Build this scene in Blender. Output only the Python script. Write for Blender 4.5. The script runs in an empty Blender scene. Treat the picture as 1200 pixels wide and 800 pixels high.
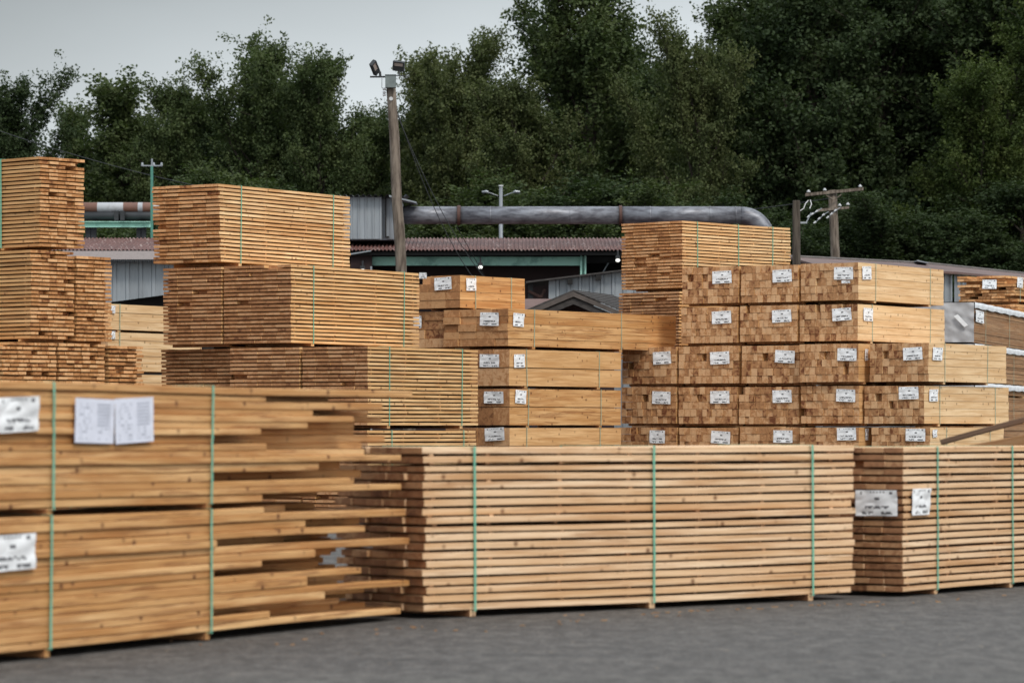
import bpy, math, random
import numpy as np
from mathutils import Vector
R = math.radians
F, H0, UC, VH = 4000.0, 1.6, 600.0, 500.0        # focal length in photo pixels, eye height, centre column, horizon row
scene = bpy.context.scene
COL = scene.collection
rnd = random.Random(7)

def X(u, z): return (u - UC) * z / F
def Z(v, z): return H0 + (VH - v) * z / F
def P(u, v, z): return Vector((X(u, z), z, Z(v, z)))

# ------------------------------------------------------------------ materials
def newmat(name):
    m = bpy.data.materials.new(name); m.use_nodes = True
    nt = m.node_tree; nt.nodes.clear()
    out = nt.nodes.new('ShaderNodeOutputMaterial')
    b = nt.nodes.new('ShaderNodeBsdfPrincipled')
    nt.links.new(b.outputs[0], out.inputs[0])
    return m, nt, b
class N:
    def __init__(s, nt): s.nt = nt
    def n(s, t, **k):
        x = s.nt.nodes.new(t)
        for a, v in k.items(): setattr(x, a, v)
        return x
    def lk(s, a, b): s.nt.links.new(a, b)
    def math(s, op, a, b=None, c=None, clamp=False):
        x = s.n('ShaderNodeMath', operation=op); x.use_clamp = clamp
        for i, v in enumerate((a, b, c)):
            if v is None: continue
            if isinstance(v, (int, float)): x.inputs[i].default_value = v
            else: s.lk(v, x.inputs[i])
        return x.outputs[0]
    def vmath(s, op, a, b):
        x = s.n('ShaderNodeVectorMath', operation=op)
        for i, v in enumerate((a, b)):
            if isinstance(v, (tuple, list)): x.inputs[i].default_value = v
            else: s.lk(v, x.inputs[i])
        return x.outputs[0]
    def noise(s, vec, scale, detail=3, rough=.55, dist=0):
        x = s.n('ShaderNodeTexNoise')
        x.inputs['Scale'].default_value = scale; x.inputs['Detail'].default_value = detail
        x.inputs['Roughness'].default_value = rough; x.inputs['Distortion'].default_value = dist
        if vec is not None: s.lk(vec, x.inputs['Vector'])
        return x.outputs['Fac']
    def ramp(s, fac, stops, interp='LINEAR'):
        x = s.n('ShaderNodeValToRGB'); x.color_ramp.interpolation = interp
        e = x.color_ramp.elements
        while len(e) < len(stops): e.new(.5)
        for i, (p, c) in enumerate(stops):
            e[i].position = p
            e[i].color = (c, c, c, 1) if isinstance(c, (int, float)) else (*c, 1)
        s.lk(fac, x.inputs[0]); return x.outputs[0]
    def mix(s, fac, a, b, mode='MIX'):
        x = s.n('ShaderNodeMix', data_type='RGBA', blend_type=mode)
        if isinstance(fac, (int, float)): x.inputs[0].default_value = fac
        else: s.lk(fac, x.inputs[0])
        for i, v in ((6, a), (7, b)):
            if isinstance(v, (tuple, list)): x.inputs[i].default_value = (*v, 1)
            else: s.lk(v, x.inputs[i])
        return x.outputs[2]
    def bump(s, h, st, dist, b):
        x = s.n('ShaderNodeBump'); x.inputs['Strength'].default_value = st; x.inputs['Distance'].default_value = dist
        s.lk(h, x.inputs['Height']); s.lk(x.outputs[0], b.inputs['Normal'])

def wood(name, c1, c2, e1, e2, e3, stain=.35, knot=.8, rough=.75, tw=.26, nw=.56, t0=.10):
    """sawn timber: c1/c2 the two board tones, e1/e2/e3 light to dark end grain"""
    m, nt, b = newmat(name); g = N(nt)
    at = g.n('ShaderNodeAttribute', attribute_name='bd'); sp = g.n('ShaderNodeSeparateXYZ'); g.lk(at.outputs['Vector'], sp.inputs[0])
    tone, off, end = sp.outputs[0], sp.outputs[1], sp.outputs[2]
    tc = g.n('ShaderNodeTexCoord').outputs['Object']
    cb = g.n('ShaderNodeCombineXYZ')
    for i, k in enumerate((31., 17., 23.)): g.lk(g.math('MULTIPLY', off, k), cb.inputs[i])
    v = g.vmath('ADD', tc, cb.outputs[0])
    n1 = g.noise(g.vmath('MULTIPLY', v, (.9, 16, 16)), 1, 4, .6, .3)
    n2 = g.noise(g.vmath('MULTIPLY', v, (2.5, 110, 110)), 1, 3, .6)
    base = g.mix(tone, c1, c2)
    base = g.mix(g.ramp(n1, [(.38, 0.), (.62, .75)]), base, [c * k for c, k in zip(c2, (.78, .68, .56))])
    n7 = g.noise(g.vmath('MULTIPLY', v, (1.1, 40, 40)), 1, 4, .65, .5)
    base = g.mix(g.ramp(n7, [(.53, 0.), (.62, min(1, stain)), (.68, stain * .5)]), base, (.22, .09, .035))
    base = g.mix(g.ramp(n2, [(.45, 0.), (.75, .35)]), base, [c * k for c, k in zip(c2, (.7, .6, .48))])
    n3 = g.noise(g.vmath('MULTIPLY', v, (.5, 5, 5)), 1, 3, .6, .5)
    base = g.mix(g.ramp(n3, [(.5, 0.), (.66, stain * .85)]), base, (.40, .175, .055))
    n5 = g.noise(g.vmath('MULTIPLY', v, (.35, 3, 3)), 1.3, 2, .5)
    base = g.mix(g.ramp(n5, [(.55, 0.), (.75, .35)]), base, [min(1, c * k) for c, k in zip(c1, (1.12, 1.15, 1.15))])
    vo = g.n('ShaderNodeTexVoronoi'); vo.inputs['Scale'].default_value = 5.4; g.lk(v, vo.inputs['Vector'])
    base = g.mix(g.ramp(vo.outputs['Distance'], [(.07, knot), (.11, knot * .55), (.19, 0.)]), base, (.13, .05, .02))
    # end grain
    n4 = g.noise(v, 9, 3, .6, .8)
    t = g.math('ADD', g.math('ADD', g.math('MULTIPLY', tone, tw), g.math('MULTIPLY', n4, nw)), t0)
    ec = g.ramp(t, [(.26, e1), (.47, [(a + c) / 2 for a, c in zip(e1, e2)]), (.5, e2), (.62, [c * .8 for c in e2]), (.655, [(a + c) * .5 for a, c in zip(e2, e3)]), (.72, e3)])
    n6 = g.noise(g.vmath('MULTIPLY', v, (6, 22, 60)), 1, 3, .6, .4)
    ec = g.mix(g.ramp(n6, [(.5, 0.), (.75, .3)]), ec, e3)
    g.lk(g.mix(end, base, ec), b.inputs['Base Color'])
    b.inputs['Roughness'].default_value = rough; b.inputs['Specular IOR Level'].default_value = .25
    g.bump(n2, .35, .004, b)
    return m

M = {}
M['fresh'] = wood('fresh_sawn_wood', (.84, .63, .43), (.71, .47, .275), (.50, .29, .15), (.34, .165, .08), (.12, .05, .025), .45)
M['fir'] = wood('fir_wood', (.74, .465, .225), (.56, .30, .115), (.56, .32, .155), (.40, .19, .08), (.14, .055, .022), .85, .95)
M['gold'] = wood('golden_wood', (.88, .64, .365), (.78, .50, .25), (.68, .395, .20), (.50, .235, .095), (.15, .05, .02), .6)
M['amber'] = wood('amber_wood', (.74, .46, .22), (.60, .335, .14), (.74, .44, .22), (.50, .235, .09), (.15, .05, .018), .65)
M['brown'] = wood('brown_wood', (.84, .57, .30), (.70, .425, .19), (.55, .315, .165), (.38, .18, .08), (.11, .04, .018), .5)
M['pale'] = wood('pale_wood', (.82, .61, .375), (.73, .50, .275), (.60, .375, .205), (.43, .22, .10), (.15, .052, .02), .15, .7, tw=.34, nw=.76, t0=-.05)
M['timber'] = wood('timber_wood', (.74, .465, .23), (.62, .365, .16), (.64, .395, .215), (.45, .225, .10), (.15, .05, .02), .35, .6, tw=.34, nw=.76, t0=-.05)
M['old'] = wood('weathered_wood', (.42, .26, .14), (.30, .17, .085), (.48, .27, .13), (.32, .145, .055), (.05, .025, .015), .45)
M['grey_wood'] = wood('grey_weathered_wood', (.15, .095, .065), (.09, .055, .038), (.3, .2, .13), (.2, .13, .08), (.06, .04, .03), .2)

def flat(name, col, rough=.6, metal=0, var=.25, scale=3., bump=0, spec=.4, vec=(1, 1, 1), col2=None, lo=.4, hi=.65):
    m, nt, b = newmat(name); g = N(nt)
    tc = g.vmath('MULTIPLY', g.n('ShaderNodeTexCoord').outputs['Object'], vec)
    n = g.noise(tc, scale, 5, .6)
    c2 = col2 if col2 else tuple(c * (1 - var) for c in col)
    g.lk(g.mix(g.ramp(n, [(lo, 0.), (hi, 1.)]), col, c2), b.inputs['Base Color'])
    b.inputs['Roughness'].default_value = rough; b.inputs['Metallic'].default_value = metal; b.inputs['Specular IOR Level'].default_value = spec
    if bump: g.bump(n, bump, .02, b)
    return m
M['strap'] = flat('green_strap', (.17, .46, .33), .45, 0, .2, 8)
M['strap_pale'] = flat('pale_green_strap', (.36, .45, .33), .5, 0, .25, 8)
M['paper'] = flat('white_plastic_tag', (.82, .83, .85), .4, 0, .1, 9)
M['sheet'] = flat('paper_sheet', (.66, .68, .78), .8, 0, .05, 9)
M['ink'] = flat('black_ink', (.15, .15, .16), .6, 0, .1, 9)
M['grey_ink'] = flat('grey_ink', (.36, .38, .46), .8, 0, .1, 9)
M['wrap'] = flat('grey_wrap', (.44, .44, .455), .5, 0, .12, 5, .15, .35, (1, 1, 1))
M['white_wrap'] = flat('white_wrap', (.66, .68, .71), .4, 0, .15, 5, .4)
M['galv'] = flat('galvanised_sheet', (.30, .33, .36), .42, .25, .35, 1.3, 0, .5, (4, 4, .5), None, .35, .75)
M['galv_dark'] = flat('stained_galvanised_sheet', (.235, .26, .29), .5, .2, .3, 1.3, 0, .5, (3, 3, .4), (.12, .12, .13), .4, .8)
M['pipe'] = flat('dull_steel_pipe', (.22, .23, .26), .48, .3, .3, 2.6, 0, .4, (1, 3, 3), (.085, .085, .10), .38, .62)
M['rust'] = flat('rusty_steel', (.085, .042, .034), .75, 0, .4, 3)
M['dark_steel'] = flat('dark_painted_steel', (.035, .038, .042), .5, .2, .3, 3)
M['green_paint'] = flat('faded_green_paint', (.30, .54, .46), .55, 0, .3, 2.6, 0, .4, (1, 1, 1), (.17, .33, .28), .5, .62)
M['green_dark'] = flat('dark_green_paint', (.07, .24, .19), .6, 0, .3, 2.6)
M['dark_wall'] = flat('dark_red_brown_siding', (.04, .022, .022), .8, 0, .3, 1.2)
M['black_wall'] = flat('shade_dark_wall', (.012, .011, .011), .85, 0, .3, 1.2)  # near-black: shade inside the open shed put into the wall colour; also dark trim
M['shingle'] = flat('dark_roof_shingle', (.06, .054, .052), .8, 0, .4, 6, 0, .3, (1, 1, 3))
M['fascia'] = flat('grey_brown_fascia_board', (.095, .078, .07), .7, 0, .35, 4)
M['pole'] = flat('weathered_pole_wood', (.20, .165, .135), .85, 0, .5, 2.4, .6, .2, (6, 6, .8), (.075, .058, .046), .38, .62)
M['pole_dark'] = flat('dark_pole_wood', (.075, .062, .05), .85, 0, .5, 2.4, .6, .2, (6, 6, .8), (.035, .028, .022), .38, .62)
M['box_metal'] = flat('grey_green_metal_box', (.17, .20, .20), .5, .3, .25, 6)
M['glass'] = flat('lamp_glass', (.36, .30, .27), .25, 0, .2, 30)
M['insulator'] = flat('white_porcelain', (.55, .56, .58), .25, 0, .08, 4)
M['rubble'] = flat('gravel_roof', (.24, .20, .19), .9, 0, .35, 14, .5)
def emis(name, col, st):
    m, nt, b = newmat(name); g = N(nt)
    n = g.noise(g.n('ShaderNodeTexCoord').outputs['Object'], 5, 2)
    g.lk(g.mix(n, col, [c * .9 for c in col]), b.inputs['Emission Color']); b.inputs['Emission Strength'].default_value = st
    b.inputs['Base Color'].default_value = (.8, .8, .8, 1)
    return m
M['lamp'] = emis('lit_lamp', (1, .97, .9), .8)

def roof_mat():
    m, nt, b = newmat('brown_corrugated_roof'); g = N(nt)
    tc = g.n('ShaderNodeTexCoord').outputs['Object']
    n = g.noise(tc, 2.2, 4, .6); s = g.noise(g.vmath('MULTIPLY', tc, (2.6, 1.3, 1.3)), 2.6, 2, .5)
    c = g.mix(g.ramp(n, [(.4, 0.), (.65, 1.)]), (.135, .056, .046), (.085, .034, .028))
    c = g.mix(g.ramp(s, [(.6, 0.), (.66, .6)]), c, (.40, .32, .30))
    g.lk(c, b.inputs['Base Color']); b.inputs['Roughness'].default_value = .6
    return m
M['roof'] = roof_mat()
M['roof_plain'] = flat('brown_metal_roof', (.13, .078, .068), .6, 0, .3, 1.5)

def striped():
    m, nt, b = newmat('rust_striped_galvanised'); g = N(nt)
    tc = g.n('ShaderNodeTexCoord').outputs['Object']
    n = g.noise(g.vmath('MULTIPLY', tc, (1.1, .02, .02)), 3.2, 0, .5)
    n2 = g.noise(tc, 6, 3)
    c = g.mix(g.ramp(n, [(.49, 0.), (.51, 1.)]), (.42, .43, .45), (.17, .08, .055))
    c = g.mix(g.ramp(n2, [(.5, 0.), (.8, .5)]), c, (.1, .06, .05))
    g.lk(c, b.inputs['Base Color']); b.inputs['Roughness'].default_value = .5
    return m
M['striped'] = striped()

def asphalt():
    m, nt, b = newmat('asphalt'); g = N(nt)
    tc = g.n('ShaderNodeTexCoord').outputs['Object']
    big = g.noise(g.vmath('MULTIPLY', tc, (.5, .9, 1)), 1, 6, .65, .5)
    mid = g.noise(tc, 5.5, 5, .7)
    tr = g.noise(g.vmath('MULTIPLY', tc, (.35, 1.5, 1)), 1.4, 5, .6, .6)
    fine = g.noise(tc, 46, 3, .75)
    c = g.mix(g.ramp(big, [(.38, 0.), (.64, 1.)]), (.082, .075, .069), (.055, .050, .047))
    c = g.mix(g.ramp(tr, [(.55, 0.), (.68, .5)]), c, (.104, .095, .087))
    c = g.mix(g.ramp(tr, [(.33, .65), (.44, 0.)]), c, (.038, .037, .037))
    c = g.mix(g.ramp(mid, [(.36, .6), (.5, 0.)]), c, (.035, .034, .034))
    c = g.mix(g.ramp(mid, [(.52, 0.), (.68, .55)]), c, (.165, .16, .152))
    c = g.mix(g.ramp(fine, [(.36, .8), (.5, 0.)]), c, (.035, .034, .034))
    c = g.mix(g.ramp(fine, [(.54, 0.), (.68, .75)]), c, (.26, .25, .24))
    pat = g.noise(g.vmath('MULTIPLY', tc, (7., 2.4, 1)), 1., 5, .75, .2)
    c = g.mix(g.ramp(pat, [(.38, .75), (.5, 0.)]), c, (.040, .037, .034))
    c = g.mix(g.ramp(pat, [(.52, 0.), (.66, .6)]), c, (.125, .114, .104))
    spk = g.n('ShaderNodeTexVoronoi'); spk.inputs['Scale'].default_value = 3.; g.lk(tc, spk.inputs['Vector'])
    c = g.mix(g.ramp(spk.outputs['Distance'], [(.035, .8), (.06, 0.)]), c, (.36, .27, .17))
    g.lk(c, b.inputs['Base Color']); b.inputs['Roughness'].default_value = .82; b.inputs['Specular IOR Level'].default_value = .35
    g.bump(fine, .6, .01, b)
    return m
M['asphalt'] = asphalt()
M['dirt'] = flat('dark_undergrowth_soil', (.035, .04, .02), .95, 0, .4, .5)

def leafmat(name, a, b_, c_):
    m, nt, b = newmat(name); g = N(nt)
    at = g.n('ShaderNodeAttribute', attribute_name='bd'); sp = g.n('ShaderNodeSeparateXYZ'); g.lk(at.outputs['Vector'], sp.inputs[0])
    tc = g.n('ShaderNodeTexCoord').outputs['Object']
    n = g.noise(tc, .55, 3, .6)
    c = g.mix(sp.outputs[0], a, b_)
    c = g.mix(g.ramp(n, [(.42, 0.), (.66, .75)]), c, c_)
    g.lk(c, b.inputs['Base Color']); b.inputs['Roughness'].default_value = .7; b.inputs['Specular IOR Level'].default_value = .15
    tr = nt.nodes.new('ShaderNodeBsdfTranslucent'); g.lk(g.mix(1., c, (1., 1.15, .5), 'MULTIPLY'), tr.inputs[0])
    mx = nt.nodes.new('ShaderNodeMixShader'); mx.inputs[0].default_value = .28
    out = [x for x in nt.nodes if x.type == 'OUTPUT_MATERIAL'][0]
    g.lk(b.outputs[0], mx.inputs[1]); g.lk(tr.outputs[0], mx.inputs[2]); g.lk(mx.outputs[0], out.inputs[0])
    return m
M['leaf_mid'] = leafmat('mid_green_leaves', (.064, .089, .035), (.040, .060, .024), (.086, .106, .041))
M['leaf_dark'] = leafmat('dark_green_leaves', (.040, .060, .026), (.026, .042, .019), (.055, .075, .032))
M['leaf_olive'] = leafmat('olive_green_leaves', (.083, .101, .041), (.055, .073, .030), (.102, .114, .045))
M['leaf_bright'] = leafmat('yellow_green_leaves', (.056, .080, .022), (.036, .056, .017), (.075, .092, .026))
M['bark'] = flat('tree_bark', (.055, .045, .036), .9, 0, .5, 3, .5, .2, (4, 4, .8))

# ------------------------------------------------------------------ mesh helpers
class MB:
    def __init__(s): s.v = []; s.f = []; s.a = []; s.m = []
    def quad_ring(s, rings, attr=(0, 0, 0), caps=True, mi=0, endattr=None):
        n = len(rings[0]); b0 = len(s.v)
        for r in rings: s.v.extend([tuple(p) for p in r])
        for i in range(len(rings) - 1):
            for j in range(n):
                a = b0 + i * n + j; b = b0 + i * n + (j + 1) % n
                s.f.append((a, b, b + n, a + n)); s.a.append(attr); s.m.append(mi)
        if caps:
            ea = endattr or attr
            s.f.append(tuple(b0 + j for j in range(n))[::-1]); s.a.append(ea); s.m.append(mi)
            k = b0 + (len(rings) - 1) * n
            s.f.append(tuple(k + j for j in range(n))); s.a.append(ea); s.m.append(mi)
    def box(s, x0, x1, y0, y1, z0, z1, attr=(0.3, 0.3, 0), mi=0):
        y0, y1 = min(y0, y1), max(y0, y1)
        s.quad_ring([[(x, y0, z0), (x, y1, z0), (x, y1, z1), (x, y0, z1)] for x in (x0, x1)], attr, True, mi)
    def poly(s, pts, mi=0, attr=(0.3, .3, 0)):
        b = len(s.v); s.v.extend([tuple(p) for p in pts]); s.f.append(tuple(range(b, b + len(pts)))); s.a.append(attr); s.m.append(mi)
    def prism(s, pts, off, mi=0):
        """closed polygon extruded by vector off"""
        o = Vector(off); a = [Vector(p) for p in pts]; s.quad_ring([a, [p + o for p in a]], (.3, .3, 0), True, mi)
    def tube(s, pts, rad, n=10, mi=0, caps=True):
        pts = [Vector(p) for p in pts]; rings = []
        up = Vector((0, 0, 1))
        for i, p in enumerate(pts):
            t = (pts[min(i + 1, len(pts) - 1)] - pts[max(i - 1, 0)]).normalized()
            ref = up if abs(t.z) < .9 else Vector((0, 1, 0))
            a = t.cross(ref).normalized(); b = t.cross(a).normalized()
            r = rad[i] if isinstance(rad, (list, tuple)) else rad
            rings.append([p + a * math.cos(q) * r + b * math.sin(q) * r for q in [2 * math.pi * k / n for k in range(n)]])
        s.quad_ring(rings, (.3, .3, 0), caps, mi)
    def build(s, name, mats, parent=None, smooth=False):
        me = bpy.data.meshes.new(name); me.from_pydata(s.v, [], s.f)
        mats = mats if isinstance(mats, (list, tuple)) else [mats]
        for m in mats: me.materials.append(m)
        if len(mats) > 1: me.polygons.foreach_set('material_index', s.m)
        at = me.attributes.new('bd', 'FLOAT_VECTOR', 'FACE')
        at.data.foreach_set('vector', [c for a in s.a for c in a])
        if smooth: me.polygons.foreach_set('use_smooth', [True] * len(s.f))
        me.update()
        o = bpy.data.objects.new(name, me); COL.objects.link(o)
        if parent: o.parent = parent
        return o
def tag(o, label, cat, group=None, kind=None):
    if label: o['label'] = label
    if cat: o['category'] = cat
    if group: o['group'] = group
    if kind: o['kind'] = kind
    return o
def empty(name, loc, rz=0, **k):
    o = bpy.data.objects.new(name, None); COL.objects.link(o); o.location = loc; o.rotation_euler = (0, 0, rz); o.empty_display_size = .2
    return o
def copy_tree(o, parent=None):
    c = o.copy(); COL.objects.link(c)
    if parent: c.parent = parent
    for ch in o.children: copy_tree(ch, c)
    return c

def board(mb, x0, x1, y0, y1, z0, z1, tone, off, nseg=1, ch=0., wz=None, wy=None):
    y0, y1 = min(y0, y1), max(y0, y1); rings = []
    for i in range(nseg + 1):
        x = x0 + (x1 - x0) * i / nseg
        dz = wz(x) if wz else 0; dy = wy(x) if wy else 0
        a, b, c, d = y0 + dy, y1 + dy, z0 + dz, z1 + dz
        if ch: r = [(x, a + ch, c), (x, b - ch, c), (x, b, c + ch), (x, b, d - ch), (x, b - ch, d), (x, a + ch, d), (x, a, d - ch), (x, a, c + ch)]
        else: r = [(x, a, c), (x, b, c), (x, b, d), (x, a, d)]
        rings.append(r)
    mb.quad_ring(rings, (tone, off, 0.), True, 0, (tone, off, 1.))

# a line of packs: corner point O, e the direction the end faces run, t so that O+t*e shows at column u
def on_line(O, e, u):
    k = (u - UC) / F
    return (k * O[1] - O[0]) / (e[0] - k * e[1])
def pt(O, e, t): return (O[0] + e[0] * t, O[1] + e[1] * t)

def tag_mesh(nx, nz, w, h, seed, sheet=False, crumple=.006):
    """a printed tag: grid in local x (width) / z (height), facing -y"""
    r = random.Random(seed); mb = MB(); ph = [r.uniform(0, 6.28) for _ in range(6)]; tilt = r.uniform(-.06, .06)
    V = {}
    fold = r.uniform(.3, .8)
    for j in range(nz + 1):
        for i in range(nx + 1):
            s, t = i / nx, j / nz
            x, z = (s - .5) * w, (t - .5) * h
            d = crumple * (math.sin(7 * s + 3 * t + ph[0]) + .6 * math.sin(11 * t - 5 * s + ph[1]) + .8 * abs(math.sin(4 * (s - t) + ph[2])))
            d += crumple * 2 * max(0, (s + t - 1 - fold)) * 3
            x2 = x * math.cos(tilt) - z * math.sin(tilt); z2 = x * math.sin(tilt) + z * math.cos(tilt)
            V[i, j] = len(mb.v); mb.v.append((x2, -.004 - abs(d), z2))
    for j in range(nz):
        for i in range(nx):
            s, t = (i + .5) / nx, (j + .5) / nz
            mi = 0
            if sheet:
                lines = int(t * nz) % 2 == 0
                if .08 < t < .92 and lines and ((.1 < s < .42 and r.random() < .35) or (.58 < s < .9 and (t > .35 or r.random() < .3))): mi = 1
            else:
                if .86 < t < .95 and (.1 < s < .17 or .8 < s < .87): mi = 1
                if .6 < t < .72 and .45 < s < .56: mi = 1
                if .88 < t < .94 and .3 < s < .7 and i % 2: mi = 1
                if .26 < t < .37 and .2 < s < .8 and r.random() < .75: mi = 1
                if .08 < t < .16 and (.14 < s < .42 or .62 < s < .9) and r.random() < .8: mi = 1
            mb.f.append((V[i, j], V[i + 1, j], V[i + 1, j + 1], V[i, j + 1])); mb.a.append((.3, .3, 0)); mb.m.append(mi)
    return mb

SEED = [100]
def pack(label, O, d, z0, z1, w, L, n, ncol, mat, kind='stick', straps=(), etags=(), stags=(), sheets=(), sgn=1, ex=.012, sy=.004, gap=.05,
         name='lumber_pack', cat='lumber pack', group=None, strapmat='strap', fill=.62, miss=0., mixcol=0., lens=None, nseg=1, ch=0., warp=0.,
         strapw=.023, warpf=None, split=False, lathx=None, thin=(), rake=0.):
    SEED[0] += 1; r = random.Random(SEED[0])
    ang = math.atan2(d[1], d[0]); e = (-d[1] * sgn, d[0] * sgn)
    base = z0 - gap
    root = empty(name, (O[0], O[1], base), ang); tag(root, label, cat, group)
    Hh = z1 - z0; pitch = Hh / n; th = pitch * (fill if kind == 'stick' else .975)
    def ray(u, v, axis, off):
        k = Vector(((u - UC) / F, 1, (VH - v) / F)); nrm = Vector((d[0], d[1], 0)) if axis == 'end' else Vector((e[0], e[1], 0))
        o = Vector((O[0], O[1], H0)); o.z = 0
        t = (o.dot(nrm) - off) / k.dot(nrm); p = k * t
        rel = Vector((p.x - O[0], p.y - O[1], 0))
        return (rel.dot(Vector((d[0], d[1], 0))), rel.dot(Vector((e[0], e[1], 0))) * sgn, H0 + k.z * t - base)
    phs = [(r.uniform(0, 6.3), r.uniform(.6, 1.5)) for _ in range(3)]
    hs = [r.uniform(.8, 1.2) if split else 1. for _ in range(n)]; cum = [sum(hs[:k]) / sum(hs) * Hh for k in range(n + 1)]
    sxs = []
    for u in straps: sxs.append(max(.06, min(L - .05, ray(u, VH, 'side', 0)[0])))
    for k in range(n):
        zz = gap + cum[k]; pk_ = cum[k + 1] - cum[k]
        mb = MB()
        wl = [r.uniform(.75, 1.3) for _ in range(ncol)] if mixcol and r.random() < mixcol else [1.] * ncol
        sw = sum(wl); y = 0; ly = r.uniform(-sy, sy) * 1.2
        lw = [(r.uniform(0, 6.3), r.uniform(.8, 2.)) for _ in range(2)]
        def wz(x): return (warp * sum(math.sin(x * f + p) for p, f in phs) * .4 + warp * .5 * math.sin(x * lw[0][1] + lw[0][0])) + (warpf(x, k / n) if warpf else 0)
        kw = wz if (warp or warpf) else None
        for c in range(ncol):
            bw = w * wl[c] / sw
            a, b = y + .003, y + bw - .003; y += bw
            if c == 0: a += r.uniform(-sy, sy) + ly
            if miss and r.random() < miss: continue
            if c and not lens and r.random() < .03: x0 = r.uniform(.05, .2)
            else: x0 = r.uniform(-ex, ex)
            x0 += rake * (k / n)
            x1 = L + r.uniform(-ex, ex) if not lens else lens(r, k, c) + r.uniform(-.01, .01)
            tz = r.uniform(-.0015, .0015) if kind == 'stick' else 0
            tt = th * (r.uniform(.97, 1.03) * (.8 if k in thin else 1)) if kind == 'stick' else (pk_ * r.choice((.995, .99, .985, .97, .93)) if split else th * r.uniform(.975, 1.0))
            tgt = MB() if split else mb
            board(tgt, x0, x1, a * sgn, b * sgn, zz + tz, zz + tz + tt, r.random(), r.random(), nseg, ch, kw)
            if split: tgt.build('board', M[mat], root)
        if mb.v: mb.build('board_layer' if kind == 'stick' else 'timber_row' if cat == 'timber pack' else 'board_row', M[mat], root)
    if kind == 'stick':
        for lx in (lathx or [max(.05, L * q) for q in (.04, .35, .66, .96)]):
            mb = MB()
            for k in range(n - 1):
                j = r.uniform(-.02, .02); q0 = gap + k * pitch + th + .0015; q1 = gap + (k + 1) * pitch - .0015
                dz = (warp * sum(math.sin(lx * f + p) for p, f in phs) * .4) if warp else 0
                s0 = r.choice((.03, .05, .07, .09)); tt = r.random() * .6 + .4
                board(mb, lx - .022 + j, lx + .022 + j, s0 * sgn, (w - .01) * sgn, q0 + dz, q1 + dz, tt, r.random())
            mb.build('spacer_lath', M[mat], root)
    if gap > .01:
        for lx in (sxs or [.3, L - .3]):
            mb = MB(); bw_ = .03 if O[1] < 40 else .045; board(mb, lx - bw_, lx + bw_, .012 * sgn, (w - .02) * sgn, .0, gap - .003, .6, r.random()); mb.build('bearer', M[mat], root)
    for lx in sxs:
        mb = MB(); q = .0035 + sy * 1.8; hw = strapw / 2; lean = r.uniform(-.012, .012)
        zt = gap + n * pitch - (pitch - th) + .004 + (warpf(lx, 1) if warpf else 0) + warp * .5; zb = gap - .006 + (warpf(lx, 0) if warpf else 0)
        segs = 10; yo = [-(q + r.uniform(-.001, .003)) for _ in range(segs + 1)]
        xs = [lx + lean * (i / segs - .5) * 2 + r.uniform(-.002, .002) for i in range(segs + 1)]
        rings = [[(xs[i] - hw, yo[i] * sgn, zb + (zt - zb) * i / segs), (xs[i] + hw, yo[i] * sgn, zb + (zt - zb) * i / segs),
                  (xs[i] + hw, (yo[i] + .003) * sgn, zb + (zt - zb) * i / segs), (xs[i] - hw, (yo[i] + .003) * sgn, zb + (zt - zb) * i / segs)] for i in range(segs + 1)]
        mb.quad_ring(rings)
        mb.box(xs[-1] - hw, xs[-1] + hw, -q * sgn, (w + q) * sgn, zt, zt + .003)
        mb.box(lx - hw, lx + hw, (w + q) * sgn, (w + q + .003) * sgn, zb, zt)
        mb.box(lx - hw, lx + hw, -q * sgn, (w + q) * sgn, zb - .003, zb)
        mb.build('strap', M[strapmat], root)
    def put(tgs, axis, sheet=False):
        for (u0, v0, u1, v1) in tgs:
            a = ray(u0, (v0 + v1) / 2, axis, .0); b = ray(u1, (v0 + v1) / 2, axis, .0); c = ray((u0 + u1) / 2, v0, axis, 0); dd = ray((u0 + u1) / 2, v1, axis, 0)
            hh = c[2] - dd[2]; cz = (c[2] + dd[2]) / 2
            ww = abs(b[1] - a[1]) if axis == 'end' else abs(b[0] - a[0])
            SEED[0] += 1
            big = ww > .3 and O[1] < 40
            mb = tag_mesh(30 if sheet else 26, 26 if sheet else 18, ww, hh, SEED[0], sheet, .0015 if sheet else (.005 if big else .004))
            o = mb.build('paper_sheet' if sheet else 'printed_tag', [M['sheet'], M['grey_ink']] if sheet else [M['paper'], M['ink']], root)
            if axis == 'end':
                o.location = (-ex - .006, (a[1] + b[1]) / 2, cz); o.rotation_euler = (0, 0, -math.pi / 2 )
            else:
                o.location = ((a[0] + b[0]) / 2, -(sy * 2.2 + .006) * sgn, cz); o.rotation_euler = (0, 0, 0 if sgn > 0 else math.pi)
    put(etags, 'end'); put(stags, 'side'); put(sheets, 'side', True)
    return root

# ------------------------------------------------------------------ ground
mb = MB(); mb.poly([(-400, -30, 0), (400, -30, 0), (400, 112, 0), (-400, 112, 0)])
tag(mb.build('yard_asphalt', M['asphalt']), 'dark grey asphalt yard under the lumber packs', 'yard', kind='structure')
mb = MB(); mb.poly([(-3000, 112, -.02), (3000, 112, -.02), (3000, 4000, -.02), (-3000, 4000, -.02)])
tag(mb.build('ground', M['dirt']), 'dark ground beneath the trees', 'ground', kind='structure')

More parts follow.
